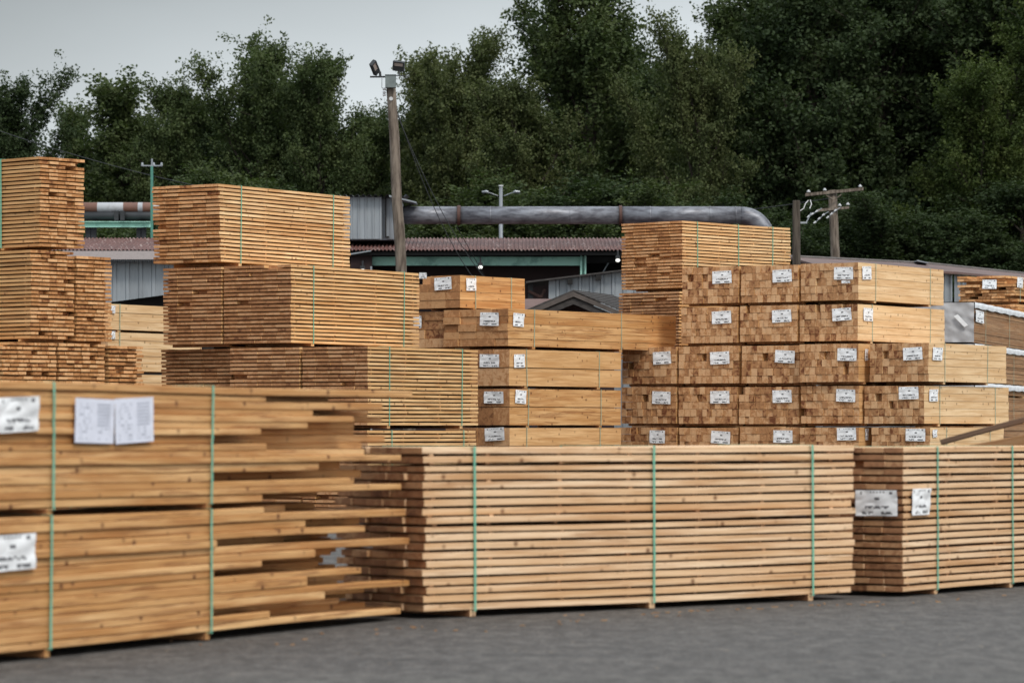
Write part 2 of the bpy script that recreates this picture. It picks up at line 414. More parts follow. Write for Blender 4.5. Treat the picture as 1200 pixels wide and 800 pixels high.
# ------------------------------------------------------------------ the near row
G1 = 'near packs along the front of the yard'
dF = Vector((.434, .901)).normalized(); PF = (-3.204, 23.6)
OF = (PF[0] - dF.x * 2.2, PF[1] - dF.y * 2.2)
def uF(u): return on_line(PF, dF, u) + 2.2
STOPS = [uF(312), uF(367), uF(420), uF(447), uF(472)]
PATT = {}
def lens_factory(seed):
    rr = random.Random(seed); rows = [[rr.choice((252, 312, 367, 367, 420, 420, 420, 447, 447, 474)) for c in range(6)] for k in range(20)]
    rr2 = (470, 452, 474, 440, 476, 462, 448)
    def f(r, k, c):
        u = rows[k][c] if c < 3 else rr2[(k * 3 + c) % 7]
        if c == 0:
            u = FIRST[seed][k % len(FIRST[seed])]
        return uF(u) + r.uniform(-.13, .13) * (u > 260)
    return f
FIRST = {1: [472, 312, 250, 372, 474, 366, 420, 250, 312, 366, 474, 252, 424, 366],
         2: [312, 475, 420, 250, 368, 470, 420, 312, 250, 312, 366, 420, 368, 440]}
def droop(k0):
    def f(x, h):
        a = max(0, x - uF(250)); return -.0025 * a * a * (1 - .5 * h) + k0 * math.sin(x * .9 + 1.)
    return f
pack('near pack of rough ragged boards on the asphalt, under the one with two paper sheets', OF, dF, .07, .985, 1.2, 6.6, 16, 6, 'fir', 'tight',
     straps=(57, 245), stags=((-20, 626, 36, 668),), gap=.06, name='lumber_pack', cat='lumber pack', group=G1, lens=lens_factory(1), nseg=14, ch=.006, warp=.004,
     strapw=.023, warpf=droop(.003), split=True, sy=.011)
pack('near pack of rough boards with two white paper sheets side by side', OF, dF, 1.035, 1.905, 1.2, 6.6, 16, 6, 'fir', 'tight',
     straps=(60, 246), stags=((-8, 465, 39, 506),), sheets=((83, 467, 128.5, 519), (130, 466, 175, 518.5)), gap=.045, group=G1, lens=lens_factory(2), nseg=14, ch=.006,
     warp=.004, strapw=.023, warpf=droop(.003), split=True, sy=.011)
d3 = Vector((.759, .651)); O3 = (X(497, 28.4), 28.4)
pack('long near pack of pale boards spaced by laths, with three green straps and no tag', O3, d3, .06, 1.445, 1.2, 5.15, 19, 5, 'fresh', 'stick', straps=(555, 765, 951), gap=.055,
     group=G1, nseg=16, ch=.003, warp=.005, strapw=.023, fill=.74, mixcol=.4, thin=(9, 16), lathx=[.12, .75, 1.55, 2.35, 3.2, 4.0, 4.9], ex=.025, sy=.009)
d4 = Vector((.569, .822)); O4 = (X(1058.5, 32.1), 32.1)
pack('near pack of spaced boards with a wide tag on its dark end', O4, d4, .05, 1.425, 1.05, 4.9, 20, 5, 'fresh', 'stick', straps=(1098, 1186), gap=.045,
     etags=((1004, 574, 1053, 604),), stags=((1066.5, 572, 1087, 603),), group=G1, nseg=12, ch=.003, warp=.005, strapw=.023, fill=.68, mixcol=.4, lathx=[.15, 1.0, 2.0, 3.1, 4.5], ex=.012)

# two weathered planks resting on a low trestle behind the right near pack
def plank(label, a, b, th, wd, mat, seed):
    a = Vector(a); b = Vector(b); L = (b - a).length
    mb = MB(); r = random.Random(seed)
    board(mb, 0, L, -wd / 2, wd / 2, -th / 2, th / 2, .5, r.random(), 10, .006, lambda x: .012 * math.sin(x * 1.4 + seed))
    o = mb.build('plank', M[mat]); dd = (b - a).normalized()
    o.location = a; o.rotation_euler = (0, -math.asin(dd.z), math.atan2(dd.y, dd.x))
    tag(o, label, 'plank', 'planks leaning behind the right near pack'); return o
plank('dark weathered plank rising to the right over the right near pack', P(1104, 519, 36.6), P(1300, 466, 36.2), .055, .3, 'grey_wood', 1)
plank('pale weathered plank leaning just below the dark one behind the right near pack', P(1130, 528, 37.2), P(1320, 492, 36.8), .12, .3, 'old', 4)

# ------------------------------------------------------------------ left middle stacks (spaced boards)
GA = 'stacked packs of spaced boards left of the light pole'
dA = Vector((.522, .853)).normalized(); eA = (-dA.y, dA.x); OA = (X(258.5, 62), 62.)
def rowpack(label, O, d, sgn, ul, uc, z0, z1, L, n, ncol, mat, base, fwd=0., **k):
    e = (-d.y * sgn, d.x * sgn)
    t0, t1 = on_line(O, e, uc), on_line(O, e, ul)
    q0 = pt(O, e, t0)
    if L > 100: L = on_line(q0, d, L)
    q = q0; q = (q[0] - d.x * fwd, q[1] - d.y * fwd)
    return pack(label, q, d, z0, z1, abs(t1 - t0) - .045, L, n, ncol, mat, base, sgn=sgn, **k)
kw = dict(ex=.010, sy=.006, group=GA, strapw=.022, fill=.645, nseg=5, warp=.004, mixcol=.35)
rowpack('topmost pack of spaced boards left of the light pole, two green straps', OA, dA, 1, 178, 258.5, 4.60, 6.035, 4.19, 20, 5, 'gold', 'stick', straps=(282, 390), gap=.06, **{**kw, 'ex': .02}, rake=-.05)
rowpack('second pack down left of the light pole, offset to the right under the topmost one', OA, dA, 1, 260, 341, 3.11, 4.535, 4.22, 20, 5, 'brown', 'stick', straps=(367, 473), gap=.05, **kw)
rowpack('brown board ends of the pack beside the second one down, under the topmost pack', OA, dA, 1, 189, 259.5, 3.11, 4.53, 4.1, 20, 4, 'brown', 'stick', gap=.05, **kw)
rowpack('third row pack with its long side and two straps ending beside the tagged beams', OA, dA, 1, 352, 431, 1.63, 3.05, 3.67, 20, 5, 'brown', 'stick', straps=(456, 541), gap=.06, **kw)
rowpack('middle of the three brown board ends in the third row, shadowed under the second pack', OA, dA, 1, 267, 351, 1.63, 3.05, 3.7, 20, 5, 'brown', 'stick', gap=.06, **kw)
rowpack('leftmost of the three brown board ends in the third row, beside a dark slot', OA, dA, 1, 177, 262, 1.63, 3.05, 3.7, 20, 5, 'brown', 'stick', gap=.06, fwd=-.25, **kw)
rowpack('bottom pack showing four pale boards between the front packs and the third row', OA, dA, 1, 352, 431, .10, 1.56, 3.6, 20, 5, 'brown', 'stick', straps=(459, 543), gap=.09, **kw)
HID = 'packs on the ground hidden behind the near row'
HL = 'ground level pack out of sight behind the near packs'
rowpack(HL, OA, dA, 1, 267, 351, .10, 1.56, 3.6, 12, 3, 'brown', 'stick', gap=.09, group=HID)
rowpack(HL, OA, dA, 1, 177, 262, .10, 1.56, 3.6, 12, 3, 'brown', 'stick', gap=.09, fwd=-.25, group=HID)

# far left stacks
GL = 'packs of short board ends at the far left'
dL = Vector((-.762, .648)); OL = (X(47, 60.), 60.)
kw = dict(ex=.022, sy=.012, group=GL, strapw=.035, fill=.665, nseg=4, warp=.005, mixcol=.5, miss=.008)
rowpack('topmost pack of the far left stack, with a green strap near the photo edge', OL, dL, -1, 101, 47, 4.78, 6.37, 4.6, 23, 5, 'amber', 'stick', straps=(2.2,), gap=.05, **kw)
rowpack('far left pack directly under the topmost one, boards turning to ends halfway', OL, dL, -1, 89, 36, 3.15, 4.72, 4.6, 22, 5, 'amber', 'stick', gap=.05, **kw)
rowpack('pack of ragged board ends right of the second far left pack, beside the grey wall', OL, dL, -1, 133, 89.5, 3.13, 4.66, 4.6, 21, 4, 'amber', 'stick', gap=.05, fwd=0, **kw)
rowpack('low far left pack of ragged board ends at the photo edge above the paper sheets', OL, dL, -1, 68, 2, 1.62, 3.10, 4.6, 20, 7, 'amber', 'stick', gap=.05, **{**kw, 'miss': .03, 'mixcol': .9})
rowpack('low pack of ragged board ends between its two low far left neighbours', OL, dL, -1, 125, 68.5, 1.62, 3.10, 4.6, 20, 6, 'amber', 'stick', gap=.05, fwd=0, **{**kw, 'miss': .03, 'mixcol': .9})
rowpack('narrow low pack of jagged board ends, rightmost of the far left stack', OL, dL, -1, 168, 125.5, 1.62, 3.08, 4.6, 20, 4, 'amber', 'stick', gap=.05, fwd=.05, **{**kw, 'ex': .05, 'miss': .03, 'mixcol': .9})
for a, b in ((68, 2), (125, 68.5), (166, 125.5)):
    rowpack(HL, OL, dL, -1, a, b, .08, 1.56, 4.5, 12, 3, 'amber', 'stick', gap=.07, group=HID)

# tight packs in the gap between the two left stacks
GB = 'tight tagged packs seen through the gap behind the left stacks'
OB = (X(127, 70), 70.)
for i, (z0, z1, lb, vt) in enumerate(((3.60, 4.13, 'upper pale tight pack in the gap under the grey wall, thin strap', 358),
                                      (2.75, 3.55, 'pale tight pack below the upper one in the gap between the left stacks', 388),
                                      (1.88, 2.69, 'lowest pale pack in the narrow gap between the jagged ends and the brown ends', 440),
                                      (.98, 1.82, HL, 0), (.08, .92, HL, 0))):
    pack(lb, OB, dA, z0, z1, 1.4, 3.2, 3 if i == 0 else 5, 4, 'pale', 'tight', straps=(140,) if vt else (), stags=((129, vt, 134, vt + 9),) if i < 2 else (), gap=.05, group=GB if vt else HID,
         strapmat='strap_pale', sy=.006)

# ------------------------------------------------------------------ middle packs of big sawn beams
GM = 'packs of big tagged beams in the middle'
dM = Vector((.6, .8)); OM = (X(597, 66.7), 66.7)
kw = dict(ex=.012, sy=.004, group=GM, strapmat='strap_pale', strapw=.018, nseg=1, cat='timber pack')
rowpack('topmost short pack of orange beams right of the light pole foot, two straps', OM, dM, 1, 486, 539, 3.955, 4.60, 2.15, 4, 3, 'fir', 'tight', straps=(557, 599), etags=((510, 325, 530, 339.5), (492, 319.5, 501, 326.5)), stags=((545.5, 326, 557, 340.5),), gap=.03, mixcol=.6, **kw)
rowpack('long pack of orange beams reaching right under the topmost short one', OM, dM, 1, 518, 595, 3.185, 3.915, 5.85, 5, 4, 'fir', 'tight', straps=(626, 728), etags=((564, 366, 586, 381.5),), stags=((600.5, 367, 613, 382.5),), gap=.05, mixcol=.6, **{**kw, 'ex': .03})
rowpack('beam pack end squeezed left of the long orange one, tag half hidden', OM, dM, 1, 470, 517.5, 3.18, 3.90, 4.5, 4, 2, 'timber', 'tight', etags=((486, 370, 495.5, 384.5),), gap=.05, fwd=-.1, mixcol=.6, **{**kw, 'ex': .03})
for i, (z0, z1, lb, st, et, sg) in enumerate((
        (2.405, 3.13, 'upper of the big two by two beam packs, flat tag on its shaded end', (617, 702), (563, 415, 586, 430), (601.5, 415, 614, 430.5)),
        (1.635, 2.36, 'big beam pack with brown streaks along its side, second of its pile', (619, 704), (568, 458.5, 591, 472.5), (603, 457, 615.5, 472.5)),
        (.87, 1.595, 'big beam pack half hidden by the long near pack, crumpled tag', (617, 703), (569, 501, 592, 516), None),
        (.09, .83, HL, (), None, None))):
    rowpack(lb, OM, dM, 1, 520, 597, z0, z1, 727.5, 2, 4, 'fir' if i == 1 else 'timber', 'tight', straps=st, etags=(et,) if et else (), stags=(sg,) if sg else (), gap=.045 if i < 3 else .08, **{**kw, 'group': GM if i < 3 else HID})

# ------------------------------------------------------------------ centre top stack of spaced boards
GT = 'stacked packs of spaced boards under the pipe elbow'
dT = Vector((.689, .725)); OT = (X(799.5, 72.6), 72.6)
kw = dict(ex=.014, sy=.007, group=GT, strapw=.02, fill=.64, nseg=4, warp=.004, mixcol=.4)
rowpack('tall pack of spaced boards directly under the pipe elbow, pale side with three straps', OT, dT, 1, 726.5, 799.5, 4.56, 6.0, 3.66, 21, 5, 'gold', 'stick', straps=(817, 865, 905), gap=.03, **kw)
rowpack('brown board ends just below the pack under the pipe elbow', OT, dT, 1, 723.5, 796, 3.06, 4.51, 3.66, 21, 5, 'brown', 'stick', gap=.05, **kw)
for z0, z1 in ((1.58, 3.0), (.1, 1.53)):
    rowpack(HL, OT, dT, 1, 738, 796, z0, z1, 3.6, 12, 3, 'brown', 'stick', gap=.05, group=HID)

# ------------------------------------------------------------------ right stack of square timbers
GR = 'packs of square timbers stacked at right, end tags facing'
dR = Vector((.539, .842)).normalized(); eR = (-dR.y, dR.x); OR = (X(1006, 68), 68.)
kw = dict(ex=.014, sy=.004, strapmat='strap_pale', strapw=.018, cat='timber pack', mixcol=1.)
def trow(z0, z1, cells, gap, side, L, ncol=10, nrow=5, group=GR):
    """cells: (left u, corner u, label, end tags, forward shift)"""
    if L > 100: Lc = on_line(pt(OR, eR, on_line(OR, eR, cells[-1][1])), dR, L)
    else: Lc = L
    for i, (ul, uc, lb, et, fw) in enumerate(cells):
        last = i == len(cells) - 1
        dz = SEED[0] % 3 * .006 - .006
        rowpack(lb, OR, dR, 1, ul, uc, z0 + dz, z1 + dz - .022, Lc, nrow, ncol + (SEED[0] % 2), 'pale' if last else 'timber', 'tight', etags=et, fwd=fw, gap=gap, group=group,
                straps=side[0] if last else (), stags=side[1] if last else ((uc + 1.2, et[0][1] + 1, uc + 4.6, et[0][3]),) if fw > .15 and et else (), **kw)
T = lambda u, v, w=22.5, h=14.5: (u, v, u + w, v + h)
trow(4.125, 4.895, [(797, 865.5, 'leftmost square timber pack of the top right row, beside the pale spaced boards', (T(835.5, 317.5),), 0),
                    (866, 935.5, 'middle square timber pack of the top right row, before the stub pole', (T(906, 316),), 0),
                    (936, 1006, 'top right corner timber pack with long pale side and dangling small tag', (T(978, 313), (987, 328.5, 997, 332)), 0)],
     .045, ((1026, 1090), ((1009.5, 312, 1020, 327.5),)), 1106)
trow(3.32, 4.075, [(796, 864.5, 'leftmost timber pack of the second right row, above the wider third row', (T(835, 364.5),), 0),
                   (865, 934.5, 'middle timber pack of the second right row, tag slightly tilted', (T(905.5, 363),), 0),
                   (935, 1005, 'second row corner timber pack with pale side, beside the grey wrapped pack', (T(976, 361),), 0)],
     .045, ((1022, 1090), ((1011, 361, 1022, 376),)), 1107)
trow(2.49, 3.275, [(727, 792.5, 'leftmost timber pack of the third right row with a small extra tag above', (T(766, 412, 21), (746, 405, 756.5, 410.5)), 0),
                   (793, 866, 'timber pack right of the extra tagged one in the third row', (T(833, 412),), 0),
                   (868, 938, 'third row timber pack between two dark slots', (T(909, 410.5, 23),), .04),
                   (940, 1011.5, 'third row timber pack set forward so a sliver of its side shows', (T(982, 408),), .19),
                   (1017, 1088, 'third row corner timber pack whose pale side reaches the farthest right', (T(1059, 407),), 0)],
     .05, ((1107, 1157), ((1092, 407, 1103, 422),)), 1179)
trow(1.665, 2.44, [(726, 792.5, 'leftmost timber pack of the fourth right row beside the streaked beams', (T(765, 458.5, 21.5),), 0),
                   (793, 864, 'second timber pack from the left in the fourth right row', (T(833, 458),), 0),
                   (864.5, 937, 'fourth row timber pack below the one between two dark slots', (T(906, 457),), .03),
                   (939, 1010, 'fourth row timber pack fourth from the left with a flat even face', (T(980.5, 456),), .1),
                   (1010.5, 1083, 'fourth row corner timber pack with pale side and dark rear strap', (T(1054, 453, 23),), 0)],
     .05, ((1101, 1166), ((1088, 456, 1098, 470),)), 1182)
trow(.88, 1.615, [(723, 793, 'lowest visible timber pack at left, its tag curling above the near pack', ((762, 504, 780, 519),), 0),
                  (794, 865, 'second of the lowest timber packs, cut off by the near pack', (T(834, 505),), 0),
                  (866, 938, 'third of the lowest timber packs, straight tag touching the near pack top', (T(907, 504),), .05),
                  (940, 1012, 'fourth of the lowest timber packs, set forward with a small side tag', (T(981.5, 501),), .2),
                  (1019, 1090, 'darker shaded corner pack of the lowest timber row beside the leaning planks', (T(1062, 502, 23),), 0)],
     .05, ((1109, 1160), ((1092, 503, 1097, 512),)), 1176)
trow(.09, .82, [(a, b, HL, (), 0) for a, b in ((723, 793), (794, 865), (866, 938), (940, 1012), (1019, 1090))], .08, ((), ()), 2.9, 5, 3, HID)

# ------------------------------------------------------------------ far right packs
GX = 'packs of thin dark boards wrapped in plastic at the far right'
dX = Vector((.298, .954)).normalized(); OX = (X(1141, 75), 75.)
def wrapped(label, z0, z1, straps, et, st, group):
    root = pack(label, OX, dX, z0, z1 - .02, 1.3, 7.5, 16, 7, 'old', 'tight', straps=straps, stags=st, gap=.05, group=group, name='wrapped_lumber_pack', cat='lumber pack', strapmat='strap_pale', mixcol=.8,
                ex=.02, sy=.012, miss=.02)
    if not et and not straps: return root
    # plastic sheet over the end and the top, folded a little way down the side
    r = random.Random(int(z0 * 100)); mb = MB(); nx, nz = 22, 16; V = {}
    hz = z1 - z0
    for j in range(nz + 1):
        for i in range(nx + 1):
            s, t = i / nx, j / nz
            d = .018 * math.sin(9 * (s + t) + 2) + .012 * math.sin(23 * s - 14 * t + z0) + .01 * math.sin(31 * (s - t) + 1)
            V[i, j] = len(mb.v); mb.v.append((-.06 - abs(d), -.02 + s * 1.36, .05 + t * (hz + .01)))
    for j in range(nz):
        for i in range(nx): mb.f.append((V[i, j], V[i + 1, j], V[i + 1, j + 1], V[i, j + 1])); mb.a.append((.3, .3, 0)); mb.m.append(0)
    mb.build('end_wrap', M['wrap'], root, True)
    mb = MB(); V = {}; n = 90; prof = [(1.34, .0), (.9, .012), (.4, .01), (0.0, .014), (-.035, .0), (-.04, -.06), (-.035, -.12)]
    for i in range(n + 1):
        for j, (y, z) in enumerate(prof):
            x = -.08 + 7.6 * i / n; k = .012 * math.sin(x * 5 + j * .7) * (.7 if j > 3 else .3)
            V[i, j] = len(mb.v); mb.v.append((x, y - abs(k) * (j > 3), .05 + hz + z + .01 + (k if j < 6 else .008 * math.sin(x * 5))))
    for i in range(n):
        for j in range(len(prof) - 1): mb.f.append((V[i, j], V[i, j + 1], V[i + 1, j + 1], V[i + 1, j])); mb.a.append((.3, .3, 0)); mb.m.append(0)
    mb.build('top_wrap', M['white_wrap'], root, True)
    if et:
        mb = tag_mesh(26, 14, .55, .2, 5, False, .03); o = mb.build('printed_tag', [M['paper'], M['ink']], root); o.location = (-.115, .9, .05 + hz * .66); o.rotation_euler = (0, 0, -math.pi / 2)
        mb = MB(); mb.prism([(-.13, .42, .62), (-.13, .33, .66), (-.14, .1, .42), (-.14, .18, .38)], (-.004, 0, 0)); mb.build('torn_tape', M['paper'], root)
    return root
wrapped('grey plastic wrapped pack of dark boards with a white top, beside the pale timber stack', 3.46, 4.32, (1154, 1182), True, ((1141.5, 364, 1151, 378),), GX)
wrapped('white topped pack of dark boards just below the grey wrapped one', 2.60, 3.41, (1187,), False, (), GX)
wrapped('third white topped pack down at the right edge above the leaning planks', 1.74, 2.55, (1187,), False, (), GX)
for z0, z1 in ((.87, 1.69), (.06, .82)): wrapped(HL, z0, z1, (), False, (), HID)
d1 = Vector((.5, .866)); O1 = (X(1189, 82), 82.)
pack('loose ragged pack of orange boards with a bent tag, under the brown roof', O1, d1, 4.62, 5.25, 1.45, 3.5, 9, 7, 'amber', 'stick', straps=(1194,), etags=((1154, 328, 1170.5, 338.5),), stags=((1186.5 + 3, 325, 1193 + 3, 337),), gap=.04,
     group='loose dark board packs at the far right', ex=.13, sy=.02, miss=.2, mixcol=1., fill=.8, strapmat='strap_pale')
pack('dark loose board pack under the ragged orange one, barely showing', (O1[0] + .1, O1[1]), d1, 3.75, 4.56, 1.3, 3.5, 10, 6, 'amber', 'stick', gap=.05, group='loose dark board packs at the far right', ex=.1, sy=.02, miss=.05, mixcol=1., fill=.86)
for z0, z1 in ((2.8, 3.69), (1.9, 2.75), (1., 1.85), (.1, .95)):
    pack(HL, (O1[0] + .1, O1[1]), d1, z0, z1, 1.3, 3.5, 5, 3, 'amber', 'stick', gap=.05, group=HID)

# ------------------------------------------------------------------ mill buildings
def corr(mb, p0, p1, down, n, amp, sub=6):
    """corrugated sheet from edge p0-p1 (top) running along vector down"""
    p0, p1, down = Vector(p0), Vector(p1), Vector(down); nrm = (p1 - p0).cross(down).normalized(); N_ = n * sub; b = len(mb.v)
    for k in range(2):
        for i in range(N_ + 1):
            q = p0.lerp(p1, i / N_) + down * k + nrm * amp * math.sin(2 * math.pi * i / sub); mb.v.append(tuple(q))
    for i in range(N_): mb.f.append((b + i, b + i + 1, b + N_ + 2 + i, b + N_ + 1 + i)); mb.a.append((.3, .3, 0)); mb.m.append(0)
def ribbed(mb, p0, p1, h, pitch=.24, amp=.035):
    """ribbed wall sheet: vertical, trapezoid ribs; p0-p1 bottom edge, h height (may differ at the two ends)"""
    p0, p1 = Vector(p0), Vector(p1); L = (p1 - p0).length; dd = (p1 - p0) / L; nr = Vector((dd.y, -dd.x, 0)); h0, h1 = h if isinstance(h, tuple) else (h, h)
    xs = []; x = 0
    while x < L - .001:
        for q, a in ((0, 0), (.62, 0), (.7, 1), (.92, 1), (1., 0)):
            if x + q * pitch <= L: xs.append((x + q * pitch, a))
        x += pitch
    b = len(mb.v)
    for s, a in xs:
        p = p0 + dd * s + nr * amp * a; hh = h0 + (h1 - h0) * s / L
        mb.v.append(tuple(p)); mb.v.append((p.x, p.y, p.z + hh))
    for i in range(len(xs) - 1): mb.f.append((b + 2 * i, b + 2 * i + 2, b + 2 * i + 3, b + 2 * i + 1)); mb.a.append((.3, .3, 0)); mb.m.append(0)

mill = empty('sawmill_shed', (X(560, 96), 96, 0)); tag(mill, 'long open mill shed with brown corrugated roof and green steel beam', 'shed')
def mpart(mb, name, mat, root=None, **k):
    root = root or mill; o = mb.build(name, M[mat], None, **k); o.parent = root; o.matrix_parent_inverse.identity(); o.location = -root.location; return o
zf, zb = 92., 95.5
ez, rz_ = Z(293, zf), Z(279, zb)
mb = MB(); corr(mb, (X(60, zf), zb, rz_), (X(905, zb), zb, rz_), (0, zf - zb, ez - rz_), 190, .022); mpart(mb, 'roof', 'roof')
mb = MB(); mb.box(X(60, zf), X(905, zf), zf + .12, zf + .3, ez - .13, ez - .04); mpart(mb, 'eave_fascia', 'black_wall')
mb = MB(); mb.box(X(60, zf), X(905, zf), 101, 101.2, 0, rz_ + .2); mpart(mb, 'back_wall', 'black_wall')
mb = MB(); mb.box(X(60, zf), X(905, zf), 95.6, 101, rz_ - .12, rz_ + .0); mpart(mb, 'rear_roof', 'black_wall')
for u in (60, 905):
    mb = MB(); mb.box(X(u, zf) - .06, X(u, zf) + .06, zf + .35, 101, 0, ez - .3); mpart(mb, 'side_wall', 'black_wall')
mb = MB(); mb.box(X(436, 92.6), X(681, 92.6), 92.6, 92.8, Z(311, 92.6), Z(301, 92.6)); mb.box(X(436, 92.6), X(681, 92.6), 92.52, 92.88, Z(302, 92.6), Z(301, 92.6)); mpart(mb, 'steel_beam', 'green_paint')
mb = MB(); mb.box(X(687, 95), X(728, 95), 95, 95.2, Z(308, 95), Z(301, 95)); mpart(mb, 'steel_beam', 'dark_steel')
mb = MB(); mb.box(X(680, 92.5), X(682, 92.5), 92.45, 92.9, 0, Z(298, 92.5)); mb.box(X(685, 92.5), X(687, 92.5), 92.45, 92.9, 0, Z(299, 92.5)); mb.box(X(682, 92.5), X(685, 92.5), 92.6, 92.7, 0, Z(300, 92.5)); mpart(mb, 'post', 'green_paint')
mb = MB(); mb.box(X(411, 92.4), X(436, 92.4), 92.3, 93.4, Z(325, 92.4), Z(297, 92.4)); mpart(mb, 'wall_panel', 'dark_wall')
mb = MB(); mb.prism([P(411, 297.5, 92), P(435, 293.7, 92), P(435, 295, 92), P(411, 299, 92)], (0, -.25, 0)); mpart(mb, 'small_canopy', 'galv')
mb = MB(); mb.box(X(436, 94), X(680, 94), 94, 94.3, 0, Z(312, 94)); mpart(mb, 'siding', 'dark_wall')
mb = MB(); mb.box(X(434, 92), X(436, 92), 92, 92.1, 0, Z(312, 92)); mpart(mb, 'post', 'galv')
mb = MB(); mb.tube([P(706, 320, 93), P(713, 308, 93)], .02, 6); mpart(mb, 'brace', 'galv')
def lamp(u, v, z, r, label):
    root = empty('hanging_lamp', P(u, v, z)); tag(root, label, 'lamp', 'small round lamps lit under the mill roof')
    mb = MB(); ang = [math.pi * k / 6 for k in range(7)]
    mb.quad_ring([[(r * math.sin(a) * math.cos(q), r * math.sin(a) * math.sin(q), r * .8 * math.cos(a)) for q in [2 * math.pi * k / 10 for k in range(10)]] for a in ang[0:1] + ang[1:]], caps=False)
    mb.build('bulb', M['lamp'], root, True)
    mb = MB(); mb.tube([(0, 0, r * .7), (0, 0, r * .7 + .22)], .025, 8); mb.box(-.06, .06, -.06, .06, r * .7, r * .7 + .08); mb.build('bracket', M['dark_steel'], root)
lamp(563, 313, 92.2, .062, 'white lamp hanging below the green beam between the guy wires')
lamp(425, 317, 91.9, .062, 'white lamp in the dark corner left of the light pole')
lamp(724, 305, 91.5, .062, 'white lamp beside the brown ends of the tall centre pack')

# metal hut on the shed roof
hut = empty('metal_hut', (X(440, 94), 94, Z(279, 94))); tag(hut, 'blue grey ribbed metal hut above the brown roof beside the light pole', 'hut')
mb = MB(); ribbed(mb, (X(396, 93), 93, Z(280, 93)), (X(451.5, 93), 93, Z(280, 93)), Z(231, 93) - Z(280, 93), .2, .02)
mpart(mb, 'front_wall', 'galv', hut)
mb = MB(); ribbed(mb, (X(452.5, 93.05), 93.05, Z(280, 93)), (X(470, 93.05), 93.05, Z(280, 93)), Z(232, 93) - Z(280, 93), .16, .02); mpart(mb, 'sliding_door', 'galv_dark', hut)
mb = MB(); mb.box(X(396, 93.2), X(470, 93.2), 93.12, 95.3, Z(281, 93), Z(233, 93)); mpart(mb, 'side_wall', 'galv_dark', hut)
mb = MB(); mb.box(X(451.3, 93), X(452.7, 93), 92.94, 93.1, Z(278, 93), Z(232, 93)); mb.box(X(451.3, 93), X(456, 93), 92.93, 93.06, Z(278.5, 93), Z(277, 93)); mpart(mb, 'door_frame', 'black_wall', hut)
mb = MB(); corr(mb, (X(392, 93), 95.5, Z(226, 93)), (X(478, 93), 95.5, Z(226, 93)), (0, -2.8, -.09), 12, .03); mpart(mb, 'roof', 'galv_dark', hut)
mb = MB(); mb.prism([P(456, 228.5, 92.6), P(488, 236.5, 92.6), P(488, 238, 92.6), P(456, 230.5, 92.6)], (0, .9, 0)); mpart(mb, 'awning', 'galv', hut)
mb = MB(); mb.tube([P(487, 238, 93.4), P(470, 244, 93.4)], .02, 6); mpart(mb, 'awning_bracket', 'dark_steel', hut)

# lower grey annex at left
ann = empty('roof_annex', (X(140, 88), 88, 0)); tag(ann, 'lean-to with pale gravel roof and grey ribbed wall between the left stacks', 'lean-to')
mb = MB(); mb.prism([(X(60, 89.5), 91.8, Z(294, 91.8)), (X(250, 89.5), 91.8, Z(294, 91.8)), (X(250, 89.5), 88, Z(304.5, 88)), (X(60, 89.5), 88, Z(304.5, 88))], (0, 0, -.05)); mpart(mb, 'roof', 'rubble', ann)
mb = MB(); corr(mb, (X(60, 87.95), 87.95, Z(304, 88)), (X(250, 87.95), 87.95, Z(304, 88)), (0, 0, -.07), 38, .03); mpart(mb, 'eave_trim', 'dark_steel', ann)
mb = MB(); ribbed(mb, (X(122, 88.4), 88.4, Z(355, 88.4)), (X(250, 88.4), 88.4, Z(338, 88.4)), (Z(306, 88.4) - Z(355, 88.4), Z(306, 88.4) - Z(338, 88.4)), .34, .03); mpart(mb, 'wall', 'galv', ann)
mb = MB(); mb.box(X(60, 89), X(250, 89), 88.9, 89.1, 0, Z(306, 89)); mpart(mb, 'inner_wall', 'black_wall', ann)

# striped conveyor cover, dark pipe and green truss at left
cv = empty('conveyor', (X(140, 97), 97, 0)); tag(cv, 'rust striped conveyor cover over a dark pipe on a green beam', 'conveyor')
zc = 97.; r_ = 6.3 * zc / F
mb = MB(); mb.tube([(X(60, zc), zc, Z(243.5, zc)), (X(300, zc), zc, Z(243.5, zc))], r_, 20); mpart(mb, 'cover', 'striped', cv, smooth=True)
mb = MB(); mb.tube([(X(60, zc), zc - .1, Z(253.5, zc)), (X(300, zc), zc - .1, Z(253.5, zc))], 5.2 * zc / F, 16); mpart(mb, 'pipe', 'dark_steel', cv, smooth=True)
mb = MB(); mb.box(X(60, zc), X(178, zc), zc - .35, zc - .3, Z(267, zc), Z(261, zc)); mb.box(X(60, zc), X(178, zc), zc - .45, zc - .2, Z(261.4, zc), Z(260.4, zc)); mb.box(X(60, zc), X(178, zc), zc - .45, zc - .2, Z(267.4, zc), Z(266.6, zc)); mpart(mb, 'beam', 'green_paint', cv)
for u in (104.5, 111, 164, 169, 300):
    mb = MB(); mb.box(X(u, zc) - .07, X(u, zc) + .07, zc - .28, zc - .12, 0, Z(260, zc)); mpart(mb, 'leg', 'dark_steel', cv)
for u in (138, 145, 200):
    mb = MB(); mb.box(X(u, zc) - .06, X(u, zc) + .06, zc - .35, zc + .1, Z(259, zc), Z(248, zc)); mpart(mb, 'clamp', 'dark_steel', cv)
gp = empty('green_post', (X(178, 96), 96, 0)); tag(gp, 'thin green steel post with small insulators, left of the topmost pale pack', 'post')
mb = MB(); mb.box(-.035, .035, -.035, .035, 0, Z(195, 96)); mb.build('mast', M['green_dark'], gp)
mb = MB(); mb.box(-.3, .3, -.02, .02, Z(195, 96), Z(195, 96) + .035); mb.tube([(0, 0, Z(195, 96)), (0, 0, Z(186, 96))], .025, 8); mb.build('crossbar', M['galv'], gp)
